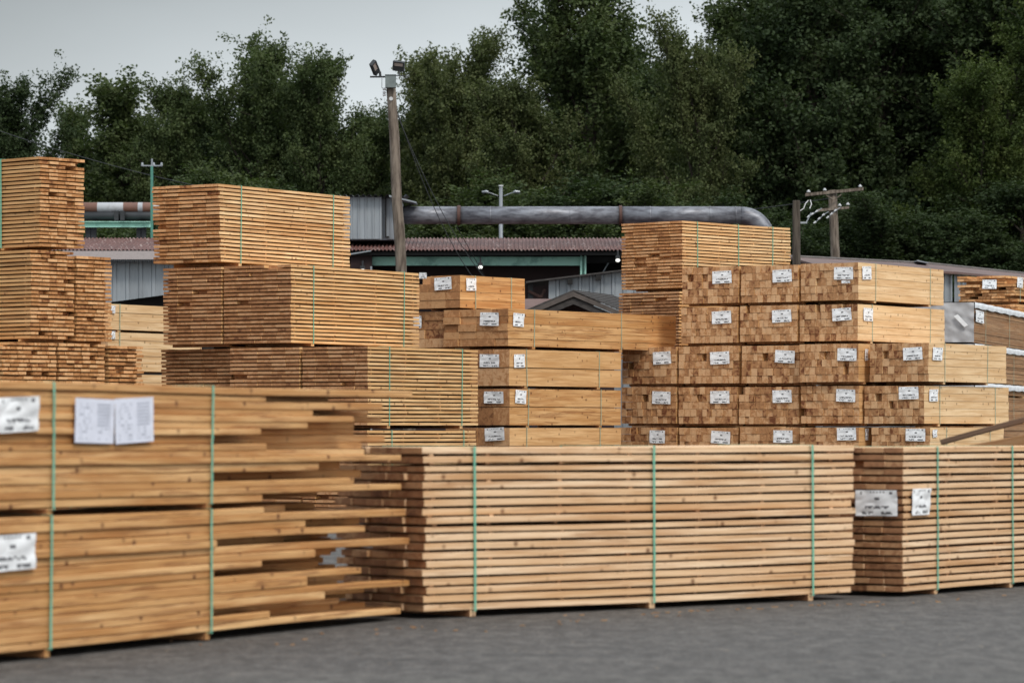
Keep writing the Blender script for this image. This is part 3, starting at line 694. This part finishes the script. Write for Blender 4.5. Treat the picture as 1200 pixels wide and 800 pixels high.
for x in (-.27, .27, .05):
    mb = MB(); mb.tube([(x, 0, Z(195, 96) + .036), (x, 0, Z(195, 96) + .11)], [.04, .025], 8); mb.build('insulator', M['galv'], gp)

# big pipe with elbow
pp = empty('overhead_pipe', (X(690, 92), 93.5, 0)); tag(pp, 'fat grey steel pipe ending in a downward elbow over the stacks', 'pipe')
zp = 93.5; pr = 10.3 * zp / F; pz = Z(252.3, zp)
mb = MB(); mb.tube([(X(u, zp), zp, pz) for u in (455, 537)], pr, 28)
mb.build('pipe_run', M['pipe'], None, True)
bpy.data.objects.remove(bpy.data.objects['pipe_run'])
def pipe_piece(u0, u1):
    mb = MB(); mb.tube([(X(u0, zp), zp, pz), (X(u1, zp), zp, pz)], pr, 28); mpart(mb, 'pipe_section', 'pipe', pp, smooth=True)
for a, b in ((462, 537.5), (538, 727), (727.5, 868)): pipe_piece(a, b)
pts = []; Rb = .72
cx, cz = X(868, zp), pz - Rb
for k in range(11):
    a = math.pi / 2 * k / 10; pts.append((cx + Rb * math.sin(a) * 1.0, zp, cz + Rb * math.cos(a)))
mb = MB(); mb.tube(pts, pr, 28); mpart(mb, 'elbow', 'pipe', pp, smooth=True)
mb = MB(); mb.tube([pts[-1], (pts[-1][0], zp, 0)], pr, 28); mpart(mb, 'downpipe', 'pipe', pp, smooth=True)
def ring(u, w=.09, ex=.03, mat='rust', name='flange'):
    mb = MB(); mb.tube([(X(u, zp) - w / 2, zp, pz), (X(u, zp) + w / 2, zp, pz)], pr + ex, 28); mpart(mb, name, mat, pp)
ring(537.7); ring(727.2, .08)
for u in (498, 575, 620, 668, 762, 795, 832, 862): ring(u, .03, .006, 'pipe', 'seam')
for u in (466, 480, 745, 850):
    if u in (466, 745, 850):
        mb = MB(); mb.box(X(u, zp) - .06, X(u, zp) + .06, zp - .1, zp + .1, 0, pz - pr + .02); mpart(mb, 'support', 'dark_steel', pp)

# ribbed wall behind the gable, and the small gabled roof
rb = empty('ribbed_shed', (X(690, 86), 86, 0)); tag(rb, 'small grey ribbed shed with sloping top edge behind the dark gable roof', 'shed')
mb = MB(); ribbed(mb, (X(643, 86), 86, 0), (X(760, 86), 86, 0), (Z(327, 86), Z(313, 86)), .28, .04); mpart(mb, 'wall', 'galv', rb)
mb = MB(); mb.prism([P(616, 329.5, 85.7), P(765, 311.6, 85.7), P(765, 313.2, 85.7), P(616, 331.5, 85.7)], (0, 3., 0)); mpart(mb, 'roof', 'shingle', rb)
for u, v in ((668, 333), (701, 328)):
    mb = MB(); mb.box(X(u - 3, 85.8), X(u + 3, 85.8), 85.7, 85.93, Z(v, 85.8), Z(v - 6, 85.8)); mpart(mb, 'vent', 'black_wall', rb)
mb = MB(); mb.box(X(622, 86) - .06, X(622, 86) + .06, 86.2, 86.35, 0, Z(331, 86.2)); mpart(mb, 'post', 'dark_steel', rb)
mb = MB(); mb.tube([P(619, 341, 86.1), P(634, 348, 86.1)], .04, 8); mb.tube([P(634, 348, 86.1), P(639, 339, 86.1)], .04, 8); mpart(mb, 'brace', 'rust', rb)
mb = MB(); mb.prism([P(600, 350, 85), P(660, 350, 85), P(660, 366, 84), P(600, 366, 84)], (0, .1, -.03)); mpart(mb, 'low_roof', 'roof_plain', rb)
gb = empty('gabled_kiosk', (X(672, 80), 80, 0)); tag(gb, 'small building with dark shingled gable roof between the two centre stacks', 'building')
zg = 80.
pk, la, ra = (672, 342), (616, 365.5), (728, 365.5)
A, B, C = P(*pk, zg), P(*la, zg), P(*ra, zg)
bk = Vector((1.05, 3.2, -.0))
def slab(p, q, name, mat, th=.05):
    mb = MB(); mb.prism([p, q, q + bk, p + bk], (0, 0, th)); return mpart(mb, name, mat, gb)
slab(B, A, 'roof_slope', 'shingle'); 
for i in range(9):
    s0, s1 = i / 9, (i + 1.15) / 9; p = A.lerp(C, s0); q = A.lerp(C, min(1, s1))
    mb = MB(); nn = .02; mb.prism([p + Vector((0, 0, .01)), q + Vector((0, 0, .035)), q + bk + Vector((0, 0, .035)), p + bk + Vector((0, 0, .01))], (0, 0, .02)); mpart(mb, 'roof_slope' if i == 0 else 'shingle_course', 'shingle', gb)
for s in (0, 1):
    q = (B, C)[s]; mb = MB(); o = Vector((0, -.06, 0)); dn = Vector((0, 0, -.11))
    mb.prism([A + o, q + o, q + o + dn, A + o + dn], (0, .055, 0)); mpart(mb, 'barge_board', 'fascia', gb)
    dn2 = Vector((0, 0, -.13)); mb = MB(); mb.prism([A + dn2, q + dn2, q + dn2 * 2.2, A + dn2 * 2.2], (0, .04, 0)); mpart(mb, 'inner_trim', 'shingle', gb)
mb = MB(); o = Vector((0, .5, -.1)); mb.prism([A + o, B + o + Vector((.15, 0, 0)), (B.x + .15, B.y + .5, 0), (C.x - .15, C.y + .5, 0), C + o - Vector((.15, 0, 0))], (0, 2.2, 0)); mpart(mb, 'wall', 'dark_wall', gb)

# long brown roof at right
rs = empty('storage_shed', (10, 90, 0)); tag(rs, 'long low shed with plain brown roof receding at right before the trees', 'shed')
r0, r1 = Vector((X(925, 85), 85, Z(301, 85))), Vector((X(1085, 89), 89, Z(309, 89)))
r1 = Vector((r1.x, 89, Z(309, 89))); r2 = Vector((X(1230, 96), 96, Z(324, 96)))
def eave(p): return p + Vector((.5, -2.6, -.33))
mb = MB(); mb.prism([r0, r1, eave(r1), eave(r0)], (0, 0, -.06)); mb.prism([r1, r2, eave(r2), eave(r1)], (0, 0, -.06)); mpart(mb, 'roof', 'roof_plain', rs)
mb = MB()
for a, b in ((r0, r1), (r1, r2)): mb.prism([a + Vector((0, 0, .02)), b + Vector((0, 0, .02)), b + Vector((0, .15, .06)), a + Vector((0, .15, .06))], (0, .02, -.08))
mpart(mb, 'ridge_cap', 'fascia', rs)
w0, w1, w2 = [eave(p) + Vector((-.05, .35, 0)) for p in (r0, r1, r2)]
mb = MB()
for a, b in ((w0, w1), (w1, w2)): ribbed(mb, (a.x, a.y, 0), (b.x, b.y, 0), (a.z - .05, b.z - .05), .26, .04)
mpart(mb, 'wall', 'galv', rs)
mb = MB(); mb.prism([P(1075, 304.5, 88), P(1088, 307.5, 88), P(1088, 308.7, 88), P(1075, 306, 88)], (0, .8, 0)); mpart(mb, 'roof_vent', 'galv', rs)

# ------------------------------------------------------------------ poles
lp = empty('light_pole', (X(478, 80), 80, 0)); tag(lp, 'leaning weathered wooden pole carrying two floodlights and guy wires', 'light pole')
zq = 80.
top, bot = P(458, 92, zq), Vector((X(484, zq), zq, 0))
mb = MB(); npt = 14; mb.tube([bot.lerp(top, i / npt) + Vector((.012 * math.sin(i * 1.7), 0, 0)) for i in range(npt + 1)], [.155 - .045 * i / npt + .004 * math.sin(i * 2.3) for i in range(npt + 1)], 14); mpart(mb, 'pole', 'pole', lp, smooth=True)
mb = MB(); mb.box(X(452, zq), X(464.3, zq), zq - .3, zq - .12, Z(104, zq), Z(89.5, zq)); mb.box(X(451.6, zq), X(464.7, zq), zq - .32, zq - .1, Z(89.5, zq), Z(89, zq)); o = mpart(mb, 'junction_box', 'box_metal', lp)
mb = MB(); mb.box(X(434, zq), X(455, zq), zq - .2, zq - .14, Z(92, zq), Z(90.2, zq)); mb.box(X(463, zq), X(477, zq), zq - .2, zq - .17, Z(90.4, zq), Z(89.6, zq)); mpart(mb, 'crossarm', 'dark_steel', lp)
def flood(c, w, h, rot):
    root = empty('floodlight', (0, 0, 0)); root.parent = lp; root.location = Vector(c) - lp.location; root.rotation_euler = rot
    mb = MB(); t = .045
    mb.box(-w, w, -t, t, -h, -h + .03); mb.box(-w, w, -t, t, h - .03, h); mb.box(-w, -w + .03, -t, t, -h + .031, h - .031); mb.box(w - .03, w, -t, t, -h + .031, h - .031); mb.box(-w + .02, w - .02, .0, t + .02, -h + .02, h - .02)
    mb.build('housing', M['dark_steel'], root)
    mb = MB(); mb.box(-w + .031, w - .031, -.03, -.001, -h + .031 + .09, h - .031); mb.build('lens', M['glass'], root)
    mb = MB(); mb.box(-w + .031, w - .031, -.04, -.002, -h + .031, -h + .031 + .08); mb.build('driver_cover', M['dark_steel'], root)
flood(P(439.5, 80.5, zq) + Vector((0, -.18, 0)), .085, .185, (R(30), R(-48), R(35)))
flood(P(467.5, 78.5, zq) + Vector((0, -.18, 0)), .135, .115, (R(25), R(8), R(-8)))
mb = MB(); mb.tube([P(446, 90, zq) + Vector((0, -.17, 0)), P(445.5, 85, zq) + Vector((0, -.17, 0))], .03, 8); mb.tube([P(468, 89.5, zq) + Vector((0, -.17, 0)), P(468, 84, zq) + Vector((0, -.17, 0))], .018, 8); mpart(mb, 'lamp_bracket', 'dark_steel', lp)
mb = MB(); mb.tube([P(447.5, 92, zq - .1), P(447.5, 103, zq - .1)], .006, 5); mb.tube([P(447.5, 103, zq - .1), P(454, 107, zq - .1)], .008, 5); mpart(mb, 'cable', 'dark_steel', lp)
for v in (105, 109, 112):
    mb = MB(); mb.tube([P(448.5, v, zq - .12), P(452, v - 1.2, zq - .12)], .03, 8); mpart(mb, 'insulator', 'insulator', lp)
mb = MB(); mb.tube([P(458.5, 116.5, zq) + Vector((0, -.16, 0)), P(458.5, 116.5, zq) + Vector((0, -.11, 0))], .045, 12); mpart(mb, 'round_marker', 'insulator', lp)
for (u1, v1, uu, vv) in ((462, 120, 566, 340), (463, 128, 590, 350), (535, 265, 580, 345)):
    a, b = P(u1, v1, zq), P(uu, vv, 82)
    mb = MB(); mb.tube([a.lerp(b, i / 12) + Vector((0, 0, -.5 * 4 * (i / 12) * (1 - i / 12) * (u1 < 500))) for i in range(13)], .009, 5); mpart(mb, 'guy_wire', 'dark_steel', lp)

up = empty('utility_pole', (X(983, 104), 104, 0)); tag(up, 'brown utility pole with two crossarms and white insulators before the dark trees', 'utility pole')
zu = 104.
mb = MB(); a, b = Vector((X(990, zu), zu, 0)), P(975.5, 223, zu); mb.tube([a.lerp(b, i / 6) for i in range(7)], [.17 - .04 * i / 6 for i in range(7)], 12); mpart(mb, 'pole', 'pole', up, smooth=True)
mb = MB(); mb.prism([P(944, 226.5, zu - .2), P(1012, 219.5, zu - .2), P(1012, 223, zu - .2), P(944, 230, zu - .2)], (0, .12, 0)); mpart(mb, 'crossarm', 'pole', up)
mb = MB(); mb.prism([P(958, 245, zu - .2), P(995, 241.5, zu - .2), P(995, 244.5, zu - .2), P(958, 248, zu - .2)], (0, .12, 0)); mpart(mb, 'crossarm', 'pole', up)
mb = MB(); mb.tube([P(968, 229, zu - .25), P(977, 234, zu - .25)], .02, 6); mb.tube([P(986, 228, zu - .25), P(978, 234, zu - .25)], .02, 6); mpart(mb, 'brace', 'pole', up)
def insul(root, p, h=.12, r=.075, off=None):
    mb = MB(); mb.tube([p, p + Vector((0, 0, h * .5)), p + Vector((0, 0, h * .52)), p + Vector((0, 0, h))], [r, r, r * .6, r * .45], 10)
    return mpart(mb, 'insulator', 'insulator', root)
for u, v in ((947.5, 225.2), (966.5, 223.2), (1008, 219), (984, 241.3), (993.5, 240)): insul(up, P(u, v, zu - .14), .07, .055)
for (a, b) in (((958, 247), (948.5, 253)), ((966, 251), (956, 260)), ((980, 246), (971, 254))):
    for i in range(3):
        s = i / 2.; mb = MB(); p = P(a[0] + (b[0] - a[0]) * s, a[1] + (b[1] - a[1]) * s, zu - .35); q = p + Vector((-.07, -.02, -.045)); mb.tube([p, q], [.034, .015], 8); mpart(mb, 'insulator', 'insulator', up)
    mb = MB(); mb.tube([P(a[0] + 5, a[1] - 3, zu - .3), P(a[0], a[1], zu - .35), P(b[0] - 1, b[1] + 1, zu - .35)], .012, 5); mpart(mb, 'wire', 'galv', up)
sp_ = empty('stub_pole', (X(933.5, 78), 78, 0)); tag(sp_, 'plain cut-off wooden pole standing behind the top right timber row', 'pole')
mb = MB(); mb.tube([(0, 0, 0), (0, 0, 3), (-.005, 0, Z(236, 78)), (-.005, 0, Z(235, 78))], [.11, .105, .088, .075], 14); mb.build('pole', M['pole_dark'], sp_, True)
mb = MB(); zz = Z(262, 78); mb.box(.085, .24, -.03, .02, zz, zz + .04); mb.tube([(.22, 0, zz + .02), (.3, 0, zz + .18), (.34, 0, zz + .25)], .018, 6); mb.build('bracket', M['galv'], sp_)
mb = MB(); zz = Z(247, 78); mb.tube([(.08, 0, zz), (.16, 0, zz + .05), (.2, 0, zz + .16), (.27, 0, zz + .24)], .014, 6); mb.tube([(.3, 0, zz + .05), (.34, 0, zz + .15), (.31, 0, zz + .25)], .014, 6); mb.build('loose_wire', M['insulator'], sp_)

sl = empty('yard_lamp', (X(587, 108), 108, 0)); tag(sl, 'thin grey yard lamp with two arms behind the big pipe', 'lamp post')
mb = MB(); mb.tube([(0, 0, 0), (0, 0, Z(218.5, 108))], [.09, .055], 10); mb.build('mast', M['galv_dark'], sl, True)
mb = MB(); mb.tube([(0, 0, Z(218.5, 108) + .002), (0, 0, Z(217, 108))], .075, 10); mb.build('cap', M['insulator'], sl)
for s in (-1, 1):
    zt = Z(226, 108); mb = MB(); mb.tube([(s * .09, 0, zt - .1), (s * .35, 0, zt), (s * .6, 0, zt)], .018, 6); mb.build('arm', M['galv_dark'], sl)
    mb = MB(); mb.tube([(s * .40, -.02, zt + .02), (s * .46, -.02, zt + .04), (s * .60, -.02, zt + .03)], [.03, .045, .025], 8); mb.build('lamp_head', M['galv'], sl)
# a sagging cable across the tree line
mb = MB(); a, b = P(-60, 132, 112), P(975, 232, 104)
mb.tube([a.lerp(b, i / 40) + Vector((0, 0, -1.9 * 4 * (i / 40) * (1 - i / 40))) for i in range(41)], .012, 5)
tag(mb.build('power_cable', M['dark_steel']), 'thin dark cable sagging across the left trees to the utility pole', 'cable')

# bits of bark and splinters on the asphalt along the near packs
mb = MB(); r = random.Random(5)
for i in range(60):
    u = r.uniform(200, 1180); zc_ = 25.6 + max(0, (u - 245)) / 755 * 5.6 - abs(r.gauss(0, .5)) - .1
    if 600 < u < 760 and r.random() < .5: zc_ = 28.6 + (u - 600) / 160 * 1. - r.uniform(.05, .25)
    c = Vector((X(u, zc_), zc_, .004)); a = r.uniform(0, 3.14); l, w_ = r.uniform(.008, .03), r.uniform(.003, .008)
    dx, dy = Vector((math.cos(a), math.sin(a), 0)) * l, Vector((-math.sin(a), math.cos(a), 0)) * w_
    t = r.random(); mb.quad_ring([[c - dx - dy, c - dx + dy, c - dx + dy + Vector((0, 0, .006)), c - dx - dy + Vector((0, 0, .006))], [c + dx - dy, c + dx + dy, c + dx + dy + Vector((0, 0, .008)), c + dx - dy + Vector((0, 0, .008))]], (t, t, 0))
tag(mb.build('wood_debris', M['old']), 'scattered splinters on the asphalt beside the near packs', 'splinters', kind='stuff')

# ------------------------------------------------------------------ trees
def tree_proto(seed, Ht, Wd, shape, leafsize=.155, density=1., mode='poplar'):
    """returns (trunk mesh, crown mesh); limbs reach up, shoots carry small leaves"""
    rr = random.Random(seed); nr = np.random.default_rng(seed)
    tb = MB(); lean = (rr.uniform(-.4, .4), rr.uniform(-.4, .4))
    tr = lambda h: Vector((lean[0] * h * h + .15 * math.sin(h * 6 + seed), lean[1] * h * h, h * Ht))
    n = 12; tb.tube([tr(i / n * .86) for i in range(n + 1)], [.30 * (1 - i / n) ** .8 * Ht / 20 + .02 for i in range(n + 1)], 9)
    C = []; Dv = []; Sz = []
    nl = int(54 * density)
    for i in range(nl):
        h = .10 + .88 * (i + rr.random()) / nl
        az = i * 2.4 + rr.uniform(-.5, .5); rad = Wd * shape(h) * rr.uniform(.6, 1.2)
        el = R(rr.uniform(12, 48)) + h * R(24)
        st = tr(max(.04, h - .10 - .05 * rr.random()))
        dr = Vector((math.cos(az) * math.cos(el), math.sin(az) * math.cos(el), math.sin(el)))
        Ln = rad / math.cos(el)
        pts = [st]; p = st.copy(); d = dr.copy(); k = 6
        for j in range(k):
            d = (d + Vector((rr.uniform(-.16, .16), rr.uniform(-.16, .16), rr.uniform(-.02, .16)))).normalized(); p = p + d * Ln / k; pts.append(p.copy())
        tb.tube(pts, [.13 * (1 - j / (k + 1)) * (Ht / 20) * (1.25 - h) + .012 for j in range(k + 1)], 5, caps=False)
        nsh = int(9 + 6 * Ln)
        for q in range(nsh):
            s = rr.uniform(.22, 1.) ** .75; a = pts[min(k - 1, int(s * k))].lerp(pts[min(k, int(s * k) + 1)], s * k % 1)
            sd = (d * .5 + Vector((rr.gauss(0, .62), rr.gauss(0, .62), rr.gauss(.42, .42)))).normalized()
            sl_ = rr.uniform(.6, 1.7) * (.75 + .25 * Wd / 4)
            if q % 3 == 0: tb.tube([a, a + sd * sl_ * .8], [.02, .008], 3, caps=False)
            m = int(rr.uniform(40, 64) * density ** .0)
            t = nr.uniform(.0, 1.05, m)
            c = np.array(a)[None] + np.array(sd)[None] * (t * sl_)[:, None] + np.clip(nr.normal(0, 1, (m, 3)), -1.7, 1.7) * (.125 + .09 * (1 - t)[:, None]) * np.array([1, 1, .8])
            C.append(c); Dv.append(np.repeat(np.array(sd)[None], m, 0)); Sz.append(np.full(m, 1.))
    C = np.concatenate(C); Dv = np.concatenate(Dv); m = len(C)
    nv = nr.normal(0, 1, (m, 3)); nv[:, 2] += .8; nv /= np.linalg.norm(nv, axis=1)[:, None]
    ax = nr.normal(0, .8, (m, 3)) + Dv * .6 + np.array([0, 0, -.35]); ax -= (ax * nv).sum(1)[:, None] * nv; ax /= np.linalg.norm(ax, axis=1)[:, None]
    bx = np.cross(nv, ax); s = leafsize * nr.uniform(.75, 1.2, m)[:, None]
    v = np.stack([C - ax * s * .5, C + bx * s * .34 + ax * s * -.05, C + ax * s * .55, C - bx * s * .34 + ax * s * -.05], 1).reshape(-1, 3)
    me = bpy.data.meshes.new('crown'); me.vertices.add(m * 4); me.vertices.foreach_set('co', v.ravel()); me.loops.add(m * 4)
    me.loops.foreach_set('vertex_index', np.arange(m * 4)); me.polygons.add(m); me.polygons.foreach_set('loop_start', np.arange(m) * 4); me.polygons.foreach_set('loop_total', np.full(m, 4))
    at = me.attributes.new('bd', 'FLOAT_VECTOR', 'FACE'); at.data.foreach_set('vector', nr.random((m, 3)).ravel())
    me.update(); me.validate()
    o = tb.build('trunk', M['bark']); tm = o.data; bpy.data.objects.remove(o)
    return tm, me
sh_round = lambda h: math.sin(math.pi * min(1, .10 + h * .90) ** .8) ** .6 * .95 + .05
sh_ovate = lambda h: (.55 + .45 * min(1, h * 3)) * (1 - max(0, h - .35) ** 1.7 / .65 ** 1.7 * .86)
sh_cone = lambda h: (.7 + .3 * min(1, h * 3)) * (1 - .88 * h)
PR = [tree_proto(11, 20, 4.1, sh_ovate), tree_proto(23, 20, 3.7, sh_round), tree_proto(37, 21, 4.3, sh_ovate), tree_proto(41, 17, 3.2, sh_cone), tree_proto(59, 19, 4.1, sh_round)]
PH = []
for tm_, cm_ in PR:
    co_ = np.empty(len(cm_.vertices) * 3); cm_.vertices.foreach_get('co', co_); PH.append(float(np.percentile(co_[2::3], 99.8)))
PW = [.92, .92, .92, .92, .92]
MATC = {}
def crown_mesh(i, mat):
    if (i, mat) not in MATC:
        me = PR[i][1].copy(); me.materials.clear(); me.materials.append(M[mat]); MATC[i, mat] = me
    return MATC[i, mat]
def tree(label, u, vtop, z, i, mat, wide=1., rot=0, group=None, name='deciduous_tree', cat='tree'):
    root = empty(name, (X(u, z), z, -.02), rot); k = Z(vtop, z) / PH[i]; root.scale = (k * wide, k * wide, k)
    t = bpy.data.objects.new('trunk', PR[i][0]); c = bpy.data.objects.new('crown', crown_mesh(i, mat))
    for o in (t, c): COL.objects.link(o); o.parent = root
    tag(root, label, cat, group); return root
GTR = 'trees along the back of the yard'
TREES = [
    ('dark tree cut by the left photo edge above the far left stack', -2, 88, 138, 4, 'leaf_dark', 1.0, .3),
    ('small thin topped tree in the sky gap right of the far left stack', 86, 124, 150, 3, 'leaf_mid', .8, 1.),
    ('slim tree with knobbly top behind the green post', 140, 92, 142, 3, 'leaf_mid', 1.15, 2.),
    ('narrow tree between the knobbly one and the big left tree', 200, 96, 140, 1, 'leaf_mid', .85, .7),
    ('big round-topped tree, tallest of the left group', 306, 38, 140, 4, 'leaf_mid', .92, 2.2),
    ('tree on the right shoulder of the big round-topped left tree', 376, 66, 138, 1, 'leaf_mid', .85, 4.),
    ('short tree just left of the light pole top', 424, 134, 146, 1, 'leaf_mid', .8, 5.),
    ('pale olive tree right behind the floodlights', 540, 34, 140, 4, 'leaf_olive', .8, 1.4),
    ('leaner olive tree filling the gap right of the light pole', 500, 66, 144, 3, 'leaf_olive', .8, .2),
    ('tall open-branched tree rising out of the picture above the big pipe', 692, -45, 137, 0, 'leaf_mid', 1.08, 3.1),
    ('lower green tree between the open-branched tree and the dark mass', 612, 92, 134, 1, 'leaf_olive', .9, 2.5),
    ('yellowish green tree whose top notches the sky right of centre', 815, 26, 132, 4, 'leaf_olive', .75, 4.4),
    ('tall tree behind the pipe elbow with its top out of view', 893, -60, 138, 2, 'leaf_mid', 1.0, 5.3),
    ('dense dark tree above the stub pole', 955, -70, 134, 0, 'leaf_dark', 1.05, .9),
    ('very dark tree behind the utility pole crossarms', 1030, -80, 136, 2, 'leaf_dark', 1.05, 1.9),
    ('dark tree above the right brown roof, left of the brighter foliage', 1098, -60, 139, 4, 'leaf_dark', 1.05, 2.9),
    ('brighter yellow green tree standing forward at right', 1150, 75, 128, 1, 'leaf_bright', 1.0, 3.9),
    ('tallest dark tree above the right edge stacks', 1165, -95, 135, 0, 'leaf_dark', 1.1, 5.5),
    ('green tree cut by the right photo edge', 1225, -20, 130, 2, 'leaf_bright', 1.0, 1.2),
]
for (lb, u, v, z, i, mt, wd, rt) in TREES: tree(lb, u, v, z, i, mt, wd, rt, GTR)
# a second row closes the view between them
r = random.Random(77); GT2 = 'second row of trees behind the first'
sky = [(-60, 135), (20, 165), (62, 190), (112, 185), (150, 150), (185, 145), (240, 130), (290, 95), (335, 100), (372, 140), (428, 195), (478, 140), (515, 105), (560, 100), (612, 125), (680, 50), (740, 45), (800, 90), (850, 50), (900, 10), (960, -10), (1020, -20), (1080, -20), (1140, -20), (1200, -20), (1260, 0)]
for q, (u, v) in enumerate(sky):
    tree('darker tree of the second row seen between the front trees', u, v, 156 + r.uniform(-3, 5), r.choice((0, 1, 2, 4)), 'leaf_dark', 1.15, r.uniform(0, 6.28), GT2)
# understory along the fence line
GU = 'leafy bushes below the trees'
for q in range(26):
    u = -20 + q * 49 + r.uniform(-8, 8)
    tree('leafy bush filling the foot of the tree line', u, r.uniform(205, 262), r.uniform(121, 129), r.choice((0, 1, 2, 4)), r.choice(('leaf_mid', 'leaf_dark')) if u < 850 else 'leaf_dark', 2.0, r.uniform(0, 6.28), GU, 'bush', 'bush')

# ------------------------------------------------------------------ light, sky, camera
SUN_EL, SUN_AZ = R(46), R(30)          # azimuth measured from straight behind the camera towards the right
sd = Vector((math.cos(SUN_EL) * math.sin(SUN_AZ), -math.cos(SUN_EL) * math.cos(SUN_AZ), math.sin(SUN_EL)))
L_ = bpy.data.lights.new('sun', 'SUN'); L_.energy = 1.5; L_.angle = R(14); L_.color = (1, .93, .83)
lo = bpy.data.objects.new('sun', L_); COL.objects.link(lo); lo.rotation_euler = sd.to_track_quat('Z', 'Y').to_euler()
w = bpy.data.worlds.new('World'); scene.world = w; w.use_nodes = True
nt = w.node_tree; nt.nodes.clear(); g = N(nt)
wo = g.n('ShaderNodeOutputWorld'); bg = g.n('ShaderNodeBackground'); bg.inputs['Strength'].default_value = .1
sk = g.n('ShaderNodeTexSky', sky_type='NISHITA'); sk.sun_disc = False; sk.sun_elevation = SUN_EL; sk.sun_rotation = math.atan2(sd.x, sd.y); sk.air_density = 1.5; sk.dust_density = 3
tc = g.n('ShaderNodeTexCoord').outputs['Generated']; sx = g.n('ShaderNodeSeparateXYZ'); g.lk(tc, sx.inputs[0])
cl = g.noise(g.vmath('MULTIPLY', tc, (3, 3, 9)), 1.6, 5, .55, .4)
# overcast: darker cloud bank low at left, bright overhead
e = sx.outputs[2]
lvl = g.ramp(e, [(0., .68), (.085, .62), (.13, .37), (.3, .66), (1., 1.)])
side = g.ramp(g.math('ADD', g.math('MULTIPLY', sx.outputs[0], 4.5), .75), [(0., .58), (.7, .93), (1., 1.)])
fr = g.ramp(sx.outputs[1], [(0., 1.), (.75, 0.)]); side = g.math('MAXIMUM', fr, side)
val = g.math('MULTIPLY', g.math('MULTIPLY', lvl, side), g.math('ADD', g.math('MULTIPLY', cl, .35), .82))
cc = g.vmath('MULTIPLY', g.mix(1., (.88, .95, 1.), (1, 1, 1), 'MULTIPLY'), (1, 1, 1))
sc_ = g.n('ShaderNodeVectorMath', operation='SCALE'); g.lk(cc, sc_.inputs[0]); g.lk(g.math('MULTIPLY', val, 13.), sc_.inputs['Scale'])
mixn = g.mix(.9, sk.outputs[0], sc_.outputs[0])
g.lk(mixn, bg.inputs[0]); g.lk(bg.outputs[0], wo.inputs[0])

cam = bpy.data.cameras.new('camera'); co = bpy.data.objects.new('camera', cam); COL.objects.link(co); scene.camera = co
cam.sensor_width = 36; cam.lens = 36 * F / 1200; cam.shift_y = 100 / 1200; cam.clip_end = 6000; cam.clip_start = .5
co.location = (0, 0, H0); co.rotation_euler = (R(90), 0, 0)
cam.dof.use_dof = True; cam.dof.focus_distance = 64; cam.dof.aperture_fstop = 2.8
scene.view_settings.view_transform = 'Standard'; scene.view_settings.look = 'None'; scene.view_settings.exposure = .44; scene.view_settings.gamma = 1
scene.render.engine = 'CYCLES'
